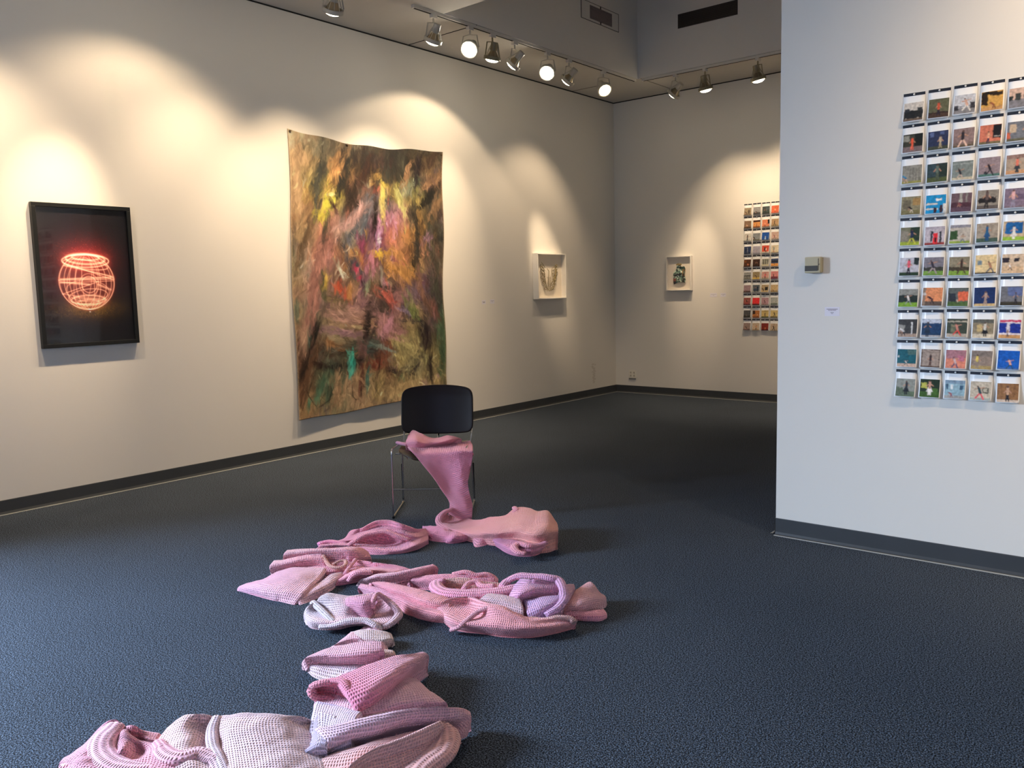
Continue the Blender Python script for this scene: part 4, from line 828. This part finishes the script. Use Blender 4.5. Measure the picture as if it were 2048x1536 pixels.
def Z(s):                       # 'px,py,z px,py,z ...' -> world points
    return [Pz(*map(float, q.split(','))) for q in s.split()]
def Vp(s): return [Pv(*map(float, q.split(','))) for q in s.split()]
def roll(path, cols_, seed=0, n=9, flat=1.5, **k):
    """soft folded roll following a path of (px,py,z,radius): z is the height of its centre"""
    P = []
    for q in path.split(): a = list(map(float, q.split(','))); P.append(list(Pz(*a[:3])) + [a[3]])
    P = np.array(P); nn = max(10, int(sum(np.linalg.norm(b_[:3]-a[:3]) for a, b_ in zip(P, P[1:]))/.011)); Q = np.array(crom(P, nn))
    k0 = len(BV); m = 16; c0, c1 = lin(cols_[0]), lin(cols_[-1]); s = 0
    pts = np.concatenate([[Q[0]], Q, [Q[-1]]])
    for i in range(len(pts)):
        a, b_ = Q[max(0, min(i-1, nn-1)-1)], Q[min(nn-1, min(i-1, nn-1)+1) if i > 0 else 1]
        if i == 0: a, b_ = Q[0], Q[1]
        t_ = b_[:3]-a[:3]; t_ /= np.linalg.norm(t_)+1e-9; sd = np.cross(t_, [0,0,1]); sd /= np.linalg.norm(sd)+1e-9; up = np.cross(sd, t_)
        r = pts[i][3]*(.35 if i in (0, len(pts)-1) else 1); c = pts[i][:3] - np.array([0,0,(.45 if pts[i][3] < .0165 else .72)*pts[i][3]]); 
        if i > 0: s += np.linalg.norm(pts[i][:3]-pts[i-1][:3])
        for q in range(m+1):
            th = 2*math.pi*q/m; p = c + sd*math.cos(th)*r*(flat if r < .0165 else flat*1.35) + up*math.sin(th)*r; p[2] = max(.0015, p[2]+.004*noise.noise(Vector(p*14)))
            f = i/len(pts); BV.append(tuple(p)); BC.append((c0*(1-f)+c1*f)*(1+.1*noise.noise(Vector(p*5)))); BUV.append((s, q/m*2*math.pi*max(.02, pts[i][3])))
    L_ = len(pts)
    for i in range(L_-1):
        for q in range(m): BF.append((k0+i*(m+1)+q, k0+i*(m+1)+q+1, k0+(i+1)*(m+1)+q+1, k0+(i+1)*(m+1)+q))
    BF.append(tuple(k0+q for q in range(m))[::-1]); BF.append(tuple(k0+(L_-1)*(m+1)+q for q in range(m)))
#BLANKET_START
PK = 'fba2b4'; HP = 'fb92c2'; LP = 'f5bac4'; PA = 'eec6cc'; SA = 'f6a898'; LV = 'e4b0cc'
def sh(txt, cols_, fn=Z, **k): sheet([fn(r) for r in txt.split('|')], cols_, **k)
# over the chair seat and down to the floor
sheet([Vp("898,1024,.13 911,1030,.15 928,1036,.15 943,1033,.13"), Vp("900,1010,.10 912,1014,.12 930,1016,.12 944,1014,.10"), Vp("898,999,.09 912,1000,.10 930,1001,.10 943,1003,.08"),
       Vp("884,978,.085 900,979,.065 918,979,.08 937,981,.075"), Vp("869,955,.08 886,957,.055 905,958,.05 922,957,.075 935,958,.06"), Vp("851,933,.075 872,936,.055 895,938,.045 918,936,.075 938,937,.06"),
       Vp("834,912,.066 858,919,.065 885,921,.06 915,916,.075 944,914,.055"), Vp("822,899,.05 850,905,.055 882,905,.06 915,901,.065 945,902,.05"),
       Z("816,893,.484 850,894,.484 882,894,.484 915,890,.484 944,889,.482"), Z("812,889,.484 845,888,.484 882,887,.484 918,884,.484 940,881,.482")], (PK, 'fb9fba'), drop=.016, rim=.006, seed=1)
sheet([Vp("926,964,.035 934,965,.03"), Vp("928,932,.035 940,938,.03"), Vp("934,902,.05 946,906,.035")], (PK,), drop=.012, rim=.005, seed=2)
sh("813,892,.486 835,895,.486 859,893,.486 880,891,.486 905,887,.486 921,881,.486|812,883,.52 832,881,.545 856,886,.515 880,884,.52 903,879,.53 922,879,.505|817,869,.555 826,860,.57 842,867,.565 859,875,.53 875,876,.525 895,871,.54 909,873,.535 922,878,.51", (PK,), drop=.05, rim=.008, seed=3)
roll("794,884,.487,.009 805,886,.489,.012 820,890,.49,.012", ('e0a0cc', PK), seed=4)
# heap right of the chair
sh("945,1080,.01 952,1093,.004 975,1088,.004 988,1080,.01|945,1073,.03 962,1077,.035 988,1073,.03", (PK,), seed=5)
sh("850,1062,.004 858,1078,.004 880,1083,.004 905,1086,.004 935,1080,.004 950,1074,.01|847,1056,.03 858,1066,.045 880,1068,.04 905,1074,.045 935,1071,.035 950,1068,.03|845,1051,.03 856,1052,.055 875,1052,.065 895,1060,.05 930,1063,.04 950,1062,.03", (HP, PK), seed=6, amp=.012)
sh("978,1078,.01 995,1094,.004 1020,1108,.004 1048,1112,.004 1070,1110,.004 1090,1099,.004 1114,1084,.01|975,1074,.03 998,1086,.04 1022,1097,.04 1048,1100,.045 1072,1098,.045 1092,1090,.045 1115,1076,.04|972,1068,.04 1000,1076,.05 1030,1080,.05 1050,1084,.05 1075,1084,.05 1095,1080,.05 1112,1070,.05", ('e890b8', PK), seed=7)
roll("1052,1107,.045,.012 1035,1102,.055,.014 1028,1092,.065,.016 1040,1085,.075,.016 1058,1090,.07,.014 1078,1089,.06,.012 1094,1083,.07,.012", (PK,), seed=8)
sh("876,1045,.03 886,1055,.02 908,1066,.02 940,1074,.03 983,1075,.05 1032,1073,.07 1069,1081,.075 1092,1079,.08 1113,1073,.08|876,1038,.05 888,1049,.045 910,1059,.05 942,1066,.06 985,1066,.085 1033,1063,.11 1069,1068,.125 1095,1066,.125 1115,1060,.12|881,1033,.055 895,1040,.03 918,1047,.03 946,1052,.045 985,1053,.09 1030,1050,.13 1065,1047,.15 1095,1047,.155 1113,1046,.13|888,1027,.06 905,1030,.03 924,1032,.03 952,1040,.045 982,1034,.10 1010,1031,.13 1031,1015,.17 1057,1015,.175 1074,1021,.17 1096,1021,.165 1107,1035,.15", (PK, SA), seed=9, amp=.005)
roll("904,1017,.10,.012 890,1022,.095,.014 879,1033,.075,.016 879,1045,.045,.016 893,1056,.03,.014 915,1063,.03,.011", (PK,), seed=10)
roll("1029,1014,.17,.012 1033,1020,.165,.012 1026,1026,.15,.012", (PK,), seed=11)
# heap left of the chair
roll("636,1087,.022,.017 656,1082,.03,.013 676,1083,.03,.012 694,1085,.03,.011", (HP, PK), seed=12)
sh("634,1096,.004 694,1097,.004 740,1108,.004 792,1107,.004 831,1099,.004 856,1087,.004|640,1090,.02 694,1090,.035 740,1095,.035 792,1099,.025 831,1091,.035 856,1079,.03|640,1086,.02 675,1086,.02 700,1084,.03 745,1087,.015 785,1086,.012 830,1080,.045 856,1072,.035|660,1083,.02 698,1080,.05 720,1071,.08 753,1061,.10 780,1060,.10 805,1067,.085 835,1073,.06 856,1066,.04|680,1082,.02 700,1071,.07 722,1061,.09 753,1052,.105 780,1050,.11 805,1056,.10 832,1063,.07 855,1060,.04|690,1080,.02 701,1061,.09 722,1056,.11 749,1042,.145 776,1040,.15 802,1046,.14 831,1057,.09 852,1056,.05", (PK, 'f4a2ba'), seed=13, amp=.004)
roll("696,1090,.045,.012 712,1078,.075,.014 738,1066,.10,.014 770,1062,.105,.013 800,1071,.08,.012 818,1078,.06,.010", (PK,), seed=14)
# flat fold with two rolls at the left
sh("600,1208,.004 626,1199,.004 655,1185,.004 675,1168,.004 692,1148,.006|598,1199,.018 618,1188,.03 640,1178,.035 668,1162,.035 690,1145,.03|605,1188,.025 625,1174,.035 645,1160,.045 662,1148,.05 684,1143,.04", (LP, PA), seed=15)
sh("476,1181,.004 519,1192,.004 558,1201,.006 590,1206,.008|477,1174,.02 520,1179,.045 560,1185,.045 604,1187,.04|491,1168,.03 530,1168,.06 575,1167,.065 622,1169,.05|528,1157,.04 560,1152,.07 595,1151,.075 638,1153,.055|555,1143,.045 582,1135,.065 615,1134,.07 650,1136,.06", ('ecacc6', LP), seed=16, rim=.012)
sh("545,1145,.02 600,1140,.04 655,1142,.04 700,1140,.02|570,1120,.05 610,1125,.05 660,1125,.05 705,1122,.04|600,1110,.04 640,1110,.05 690,1108,.05 720,1106,.04", (PK,), seed=17)
sh("543,1141,.035 580,1134,.045 615,1131,.05 650,1130,.05|541,1130,.065 580,1124,.08 615,1118,.085 646,1117,.08|548,1121,.07 580,1116,.085 615,1110,.09 643,1108,.09", (LP, PK), seed=18, drop=.04)
sh("568,1117,.07 620,1113,.075 665,1112,.075 712,1112,.07 740,1113,.03|569,1107,.10 620,1102,.11 665,1100,.11 708,1101,.10 738,1109,.04|575,1100,.10 620,1097,.11 665,1096,.11 700,1094,.105 722,1095,.09 736,1104,.05", (LP, PA, PK), seed=19, drop=.05)
roll("646,1110,.09,.006 653,1122,.07,.008 662,1132,.06,.008 678,1134,.06,.008 690,1129,.065,.008 691,1121,.07,.007 680,1121,.07,.006 665,1128,.06,.007", ('e8a498',), seed=20)
roll("690,1146,.045,.008 700,1132,.055,.008 711,1117,.065,.008", (PK,), seed=21)
sh("672,1171,.004 710,1164,.004 740,1160,.004 790,1162,.01|676,1160,.03 700,1152,.05 730,1150,.04 780,1152,.03|690,1148,.04 713,1141,.07 740,1140,.07 790,1144,.04|700,1134,.03 730,1134,.03 760,1136,.03 800,1141,.03|712,1119,.055 753,1125,.055 792,1130,.045 820,1138,.03", (PK,), seed=22)
roll("696,1160,.04,.012 706,1148,.07,.014 722,1143,.08,.014 745,1144,.07,.012", (PK,), seed=23)
# far band of the middle heap
sh("812,1170,.01 850,1176,.01 900,1182,.01 950,1180,.01 994,1174,.01|820,1162,.045 860,1162,.055 905,1164,.055 950,1165,.05 990,1166,.04|828,1154,.055 870,1149,.075 908,1147,.08 931,1142,.085 951,1148,.075 976,1146,.075 990,1155,.06", (PK, 'ee92a8'), seed=24)
roll("905,1147,.075,.012 931,1142,.09,.012 952,1149,.075,.012 974,1147,.075,.014 989,1156,.055,.013 986,1166,.04,.012 968,1170,.035,.01", (PK,), seed=25)
sh("716,1166,.02 745,1164,.03 790,1162,.04 830,1155,.05 872,1142,.06|722,1158,.045 750,1154,.065 792,1149,.08 832,1142,.09 874,1133,.09|735,1154,.05 755,1148,.07 795,1143,.09 832,1135,.10 866,1128,.10", (PA, PK), seed=26, drop=.06)
# diagonal double band
sh("720,1184,.004 750,1197,.004 792,1211,.004 812,1227,.004 851,1240,.004 888,1245,.004|717,1175,.035 760,1185,.05 800,1199,.05 830,1215,.05 870,1227,.05 900,1232,.05|722,1167,.045 760,1176,.055 800,1190,.055 840,1206,.05 880,1216,.05 910,1224,.05", ('eca4bc', 'f69aa0'), seed=27)
sh("738,1167,.045 782,1187,.04 820,1202,.04 860,1218,.04 900,1226,.04|744,1165,.065 785,1179,.08 820,1189,.085 860,1203,.085 900,1210,.07|752,1163,.06 780,1166,.08 812,1172,.085 850,1181,.085 880,1190,.08 910,1198,.06", (PK, 'f69aa0'), seed=28, drop=.05)
# middle heap underlay
sh("905,1240,.01 1000,1250,.01 1100,1240,.01 1150,1228,.01|880,1185,.03 1000,1190,.05 1100,1190,.06 1145,1185,.04|900,1172,.02 1000,1170,.04 1100,1168,.05 1140,1170,.03", (PK,), seed=29)
sh("882,1170,.05 920,1173,.05 960,1170,.05 1000,1170,.05|885,1159,.08 915,1155,.09 945,1157,.09 970,1163,.075 1000,1165,.075", ('e2a89c', 'e0a69a'), seed=30)
# right tail
sh("1130,1237,.004 1155,1240,.004 1199,1241,.004 1213,1235,.004|1130,1229,.025 1160,1231,.025 1200,1231,.025 1213,1226,.02|1130,1221,.03 1160,1222,.03 1207,1218,.03", (PK,), seed=31)
sh("1100,1228,.01 1150,1229,.01 1204,1213,.012 1213,1206,.012|1125,1212,.045 1160,1209,.06 1195,1201,.05 1212,1193,.04|1142,1196,.065 1165,1188,.08 1190,1184,.075 1205,1187,.05|1152,1178,.075 1176,1164,.10 1188,1168,.095 1200,1185,.06", ('e09a94', LP), seed=32, amp=.006)
# long front roll with its turned-back lobe
sh("888,1245,.004 910,1259,.004 964,1266,.004 1005,1272,.004 1046,1274,.004 1076,1272,.004 1107,1266,.004 1148,1255,.004|879,1226,.04 905,1241,.055 960,1250,.055 1010,1254,.06 1050,1258,.055 1090,1256,.05 1125,1251,.04 1149,1247,.03|876,1216,.06 900,1223,.06 950,1232,.05 990,1234,.08 1030,1242,.075 1066,1247,.065 1110,1243,.05 1150,1241,.04|882,1206,.08 905,1206,.07 940,1210,.06 975,1214,.10 1005,1218,.105 1035,1230,.09 1066,1240,.07 1115,1236,.06 1146,1238,.05|890,1200,.085 912,1194,.095 943,1194,.095 974,1205,.105 1005,1211,.105 1035,1226,.08 1062,1235,.06 1115,1234,.055 1138,1233,.05", ('f6a2aa', 'f6a0a6'), seed=33, amp=.003, rim=.013)
roll("903,1258,.022,.010 918,1253,.042,.010 934,1239,.062,.010 954,1223,.082,.010 975,1214,.098,.010 1000,1214,.098,.010", ('e8a0ac',), seed=34)
roll("1060,1236,.05,.012 1090,1238,.055,.012 1115,1234,.06,.012 1140,1235,.055,.012 1149,1242,.045,.012", ('e0a8a4',), seed=35)
sh("950,1208,.06 1000,1216,.06 1045,1228,.06|965,1194,.09 1005,1202,.09 1045,1214,.08|978,1187,.09 1010,1190,.095 1040,1198,.09", (PA, 'e0b4bc'), seed=36)
# lavender turned flaps
sh("1112,1228,.03 1135,1214,.035 1150,1192,.035|1116,1202,.08 1138,1190,.09 1150,1180,.08|1120,1174,.11 1135,1168,.115 1147,1168,.10", (LV, 'dca0b4'), seed=37)
sh("1064,1246,.035 1080,1237,.045 1100,1227,.05 1122,1212,.055|1056,1226,.065 1080,1216,.08 1105,1207,.085 1124,1198,.085|1049,1200,.075 1075,1196,.09 1100,1192,.095 1124,1189,.095", ('d4a6d2',), seed=38, drop=.02, rim=.007)
sh("1020,1204,.065 1032,1209,.06 1055,1198,.075 1085,1191,.085 1122,1188,.085|1019,1190,.085 1040,1188,.115 1075,1179,.12 1122,1176,.11|1029,1172,.11 1050,1166,.135 1080,1164,.135 1122,1168,.12|1041,1157,.14 1066,1158,.155 1095,1163,.135 1120,1166,.12", ('dca4ca', PK), seed=39, drop=.03, rim=.009)
# the ring of rolled cloth
roll("890,1160,.085,.012 874,1162,.08,.018 875,1172,.08,.020 892,1180,.085,.022 930,1183,.09,.022 970,1181,.095,.021 1005,1177,.10,.021 1035,1171,.105,.020", ('f09cb4',), seed=40)
roll("928,1177,.09,.011 938,1165,.10,.011 954,1161,.105,.012 964,1170,.095,.013 990,1171,.10,.014", (PK,), seed=41)
roll("1004,1172,.105,.014 1014,1161,.12,.016 1032,1151,.145,.016 1066,1150,.155,.016 1098,1153,.155,.016 1117,1158,.145,.016 1127,1178,.125,.015 1127,1198,.10,.015 1112,1216,.08,.015 1092,1228,.065,.013", ('eaa0b8', 'd8a4d0'), seed=42)
# pale curled heap
sh("608,1237,.004 617,1252,.004 643,1258,.004 679,1257,.004 703,1251,.004 727,1250,.004 762,1258,.004 779,1255,.004 798,1237,.004|608,1226,.04 625,1239,.05 655,1246,.05 690,1243,.055 727,1241,.05 765,1247,.05 797,1227,.05|615,1213,.07 635,1224,.045 660,1232,.05 690,1232,.06 730,1234,.04 765,1232,.04 795,1217,.07|626,1206,.08 640,1214,.05 665,1217,.07 695,1217,.08 730,1218,.05 765,1217,.045 789,1212,.08|632,1203,.07 641,1195,.10 665,1198,.10 695,1199,.10 730,1198,.09 765,1198,.08 782,1200,.09|639,1194,.09 652,1187,.11 668,1187,.11 692,1191,.10 712,1191,.10 735,1187,.10 753,1185,.11 773,1194,.09", ('e4ccd2', 'e8ccd0', 'e6a8b0'), seed=43, amp=.004)
roll("626,1203,.075,.012 640,1216,.07,.012 655,1230,.06,.012 668,1242,.05,.012", ('dccfd8',), seed=44)
roll("640,1252,.03,.012 675,1247,.05,.013 700,1240,.065,.014 730,1239,.065,.014 752,1248,.055,.012 762,1256,.035,.010", ('e0c8d0',), seed=45)
sh("704,1222,.065 736,1227,.065 748,1215,.075|694,1206,.10 725,1207,.115 748,1201,.115|693,1195,.11 725,1191,.13 752,1185,.13", ('e89cb4',), seed=46, drop=.03)
roll("746,1216,.085,.008 746,1200,.12,.008 754,1186,.13,.009 771,1195,.105,.010 789,1212,.085,.012 797,1228,.06,.014 780,1246,.045,.013 764,1252,.04,.010", (PK, 'dcc0c8'), seed=47)
# neck leading towards the viewer
sh("664,1292,.01 705,1289,.02 732,1286,.02|672,1288,.03 705,1275,.05 722,1278,.05|690,1275,.03 703,1265,.05 716,1265,.04", (LP,), seed=48)
sh("690,1286,.004 730,1291,.004 765,1295,.004 787,1289,.004|695,1275,.04 725,1278,.05 762,1281,.045 785,1277,.04|702,1264,.04 725,1259,.065 762,1261,.055 781,1266,.04", (PA, 'e2cdc8'), seed=49)
sh("608,1336,.004 626,1351,.004 660,1362,.01 700,1360,.03 760,1330,.04|606,1327,.03 630,1334,.035 660,1338,.035 700,1334,.045 760,1318,.05|610,1320,.04 640,1324,.03 680,1326,.03 725,1326,.045 764,1314,.05", (PA, 'dccfd8'), seed=50)
sh("606,1324,.035 640,1326,.04 690,1328,.045 731,1328,.05 765,1316,.06|610,1317,.065 643,1312,.085 690,1312,.095 735,1309,.10 766,1303,.10|621,1311,.075 645,1301,.09 674,1292,.10 717,1283,.115 764,1282,.12", (LP, 'e8a4b8'), seed=51, drop=.05)
sh("760,1322,.02 790,1318,.02|764,1306,.05 788,1306,.04|768,1298,.05 786,1300,.04", ('e0b8b0',), seed=52)
# broad sheet under the cone
sh("630,1446,.01 720,1440,.02 800,1428,.02 893,1412,.01|630,1425,.045 680,1428,.065 740,1420,.07 820,1405,.06 890,1404,.03|632,1402,.05 700,1404,.06 780,1386,.07 830,1374,.065 868,1384,.03|660,1376,.05 740,1374,.06 800,1356,.06 830,1355,.04", ('e6b8c8', 'f0b8c4'), seed=53, amp=.006)
# the pointed cone of cloth with an open end
sh("634,1399,.05 665,1401,.045 690,1411,.04 716,1427,.04|626,1382,.07 655,1382,.06 685,1392,.06 712,1410,.06|627,1368,.10 650,1364,.11 680,1364,.115 705,1387,.10", ('e4808e',), seed=54, drop=.02)
sh("724,1431,.05 762,1406,.05 787,1381,.05 822,1351,.05 853,1328,.055|718,1420,.08 752,1394,.105 785,1368,.105 822,1340,.09 856,1319,.07|702,1394,.11 735,1378,.13 775,1354,.135 815,1327,.12 856,1311,.09|690,1374,.125 715,1357,.135 755,1338,.135 800,1318,.125 852,1306,.10|670,1356,.12 703,1342,.125 735,1329,.13 787,1311,.13 820,1308,.12 845,1304,.10", ('e8849e', 'eeb0c0'), seed=55, drop=.05, amp=.003)
roll("660,1359,.12,.010 682,1358,.135,.010 694,1370,.13,.011 705,1388,.11,.011 716,1408,.09,.011 721,1422,.07,.011 716,1430,.05,.011", ('e8889c',), seed=56)
roll("664,1360,.12,.011 640,1364,.115,.012 625,1370,.10,.013 624,1383,.08,.013 636,1394,.06,.012 656,1394,.055,.010 672,1402,.05,.009", ('e8909e',), seed=57)
sh("650,1420,.05 690,1440,.05 720,1444,.05|640,1405,.07 680,1412,.08 712,1432,.07", ('d8b4d4',), seed=58)
# near roll
sh("600,1640,.005 700,1640,.005 800,1600,.005 872,1545,.004 905,1511,.004 912,1499,.004|620,1560,.05 700,1550,.06 790,1540,.05 862,1518,.05 907,1490,.04|640,1520,.06 720,1500,.08 790,1496,.075 850,1488,.07 902,1472,.06|700,1494,.06 760,1480,.08 820,1464,.09 870,1452,.09 898,1457,.07", ('ecb4ae', 'eeaaa6'), seed=59)
sh("690,1560,.06 740,1530,.06 800,1510,.06 860,1490,.06 880,1470,.07|700,1530,.09 745,1502,.10 795,1485,.105 850,1462,.11 886,1450,.10|715,1518,.095 752,1494,.105 800,1476,.11 850,1454,.115 880,1441,.11", ('eeb4b2',), seed=60, drop=.04)
roll("800,1575,.05,.028 840,1530,.06,.026 878,1500,.07,.026 898,1470,.075,.02 890,1450,.085,.014 872,1446,.09,.010", ('e8aaa4',), seed=61)
sh("643,1514,.03 703,1491,.04 750,1479,.05 798,1463,.06 850,1454,.06 901,1453,.05 918,1465,.04|650,1500,.07 705,1476,.09 755,1464,.10 805,1449,.10 860,1440,.10 905,1442,.08 936,1441,.06|652,1478,.10 705,1458,.12 760,1443,.13 810,1433,.13 865,1425,.12 908,1427,.10 939,1432,.07|634,1455,.10 668,1450,.12 712,1438,.135 774,1425,.145 822,1417,.145 882,1414,.13 922,1416,.10 938,1422,.075", ('e2c0d2', 'eca8b4'), seed=62, drop=.06, rim=.013)
sh("597,1530,.03 640,1518,.04 655,1512,.05|598,1508,.07 625,1502,.08 650,1500,.08|616,1496,.075 634,1476,.095 655,1474,.10|624,1480,.075 628,1444,.09 640,1424,.09 672,1432,.10", ('d6c2dc',), seed=63, drop=.04)
# big pale sheet and the pink end of the blanket
sh("118,1660,.005 200,1660,.005 320,1660,.005 430,1660,.005|119,1545,.03 170,1552,.07 240,1562,.06 320,1562,.07 420,1562,.06|123,1522,.05 160,1518,.08 215,1524,.06 270,1528,.07 340,1518,.08 420,1532,.06|141,1509,.05 180,1493,.08 215,1504,.05 245,1494,.09 280,1503,.04 310,1493,.07 380,1493,.07 425,1508,.05|171,1483,.05 200,1468,.08 225,1471,.05 250,1468,.09 275,1478,.04 300,1478,.06 320,1485,.06|183,1473,.05 207,1447,.09 227,1439,.10 238,1445,.09 243,1454,.06 256,1451,.09 272,1452,.09 285,1460,.07 318,1466,.05", ('e89cb0', 'e8949c'), seed=64, amp=.008, rim=.013)
roll("229,1446,.09,.018 208,1470,.09,.022 203,1498,.08,.024 225,1522,.075,.024 270,1534,.07,.022 320,1532,.07,.018", ('ecacbc',), seed=65)
roll("128,1530,.05,.024 160,1522,.06,.022 200,1530,.05,.02 240,1550,.04,.02", (PK,), seed=66)
sh("300,1660,.005 400,1660,.005 520,1660,.005 650,1640,.005|310,1560,.05 400,1560,.07 480,1560,.085 560,1552,.09 650,1542,.06|312,1514,.06 370,1508,.09 425,1514,.06 470,1502,.09 560,1492,.10 640,1502,.06|314,1484,.06 370,1474,.09 412,1484,.05 430,1467,.07 480,1457,.115 560,1453,.11 632,1463,.06|332,1456,.07 370,1444,.10 405,1446,.07 427,1444,.085 480,1436,.115 560,1438,.115 622,1448,.06|343,1449,.07 369,1432,.10 400,1428,.11 431,1433,.09 482,1426,.12 553,1428,.12 604,1433,.10 626,1441,.06", ('eabcb8', 'eec6c8', 'e6c6cc'), seed=67, amp=.006, rim=.013)
roll("434,1432,.10,.012 424,1460,.085,.014 426,1490,.08,.014 440,1520,.08,.014 458,1560,.07,.014", ('e4c8d0',), seed=68)
roll("316,1482,.075,.014 334,1502,.09,.018 362,1508,.095,.018 396,1502,.09,.018 428,1516,.08,.016 440,1540,.07,.014", (PK, 'e0bcc4'), seed=69)
sh("632,1504,.05 660,1484,.085 700,1464,.11|622,1465,.075 660,1455,.10 708,1444,.12|626,1428,.085 662,1430,.095 712,1434,.115|634,1402,.06 672,1410,.075 722,1424,.10", ('dcc8de', 'e2c0d4'), seed=70)
roll("742,1252,.025,.025 745,1275,.03,.03 742,1300,.03,.035 722,1330,.03,.04 705,1365,.035,.045 735,1405,.04,.045 760,1440,.045,.05", (LP, PA), seed=71)
roll("705,1225,.03,.03 735,1205,.03,.03 755,1195,.03,.03", (LP,), seed=72)
#BLANKET_END
def finish_blanket():
    o = mesh_obj('knitted_blanket', BV, BF, M_knit, None, True); set_paint(o, np.clip(np.array(BC), 0, .95))
    ul = o.data.uv_layers.new(name='UVMap'); vi = np.empty(len(o.data.loops), np.int32); o.data.loops.foreach_get('vertex_index', vi)
    ul.data.foreach_set('uv', np.array(BUV, np.float32)[vi].ravel())
    tag(o, 'long pink waffle-knit blanket trailing in folds from the chair seat across the carpet', 'blanket')
if BV: finish_blanket()
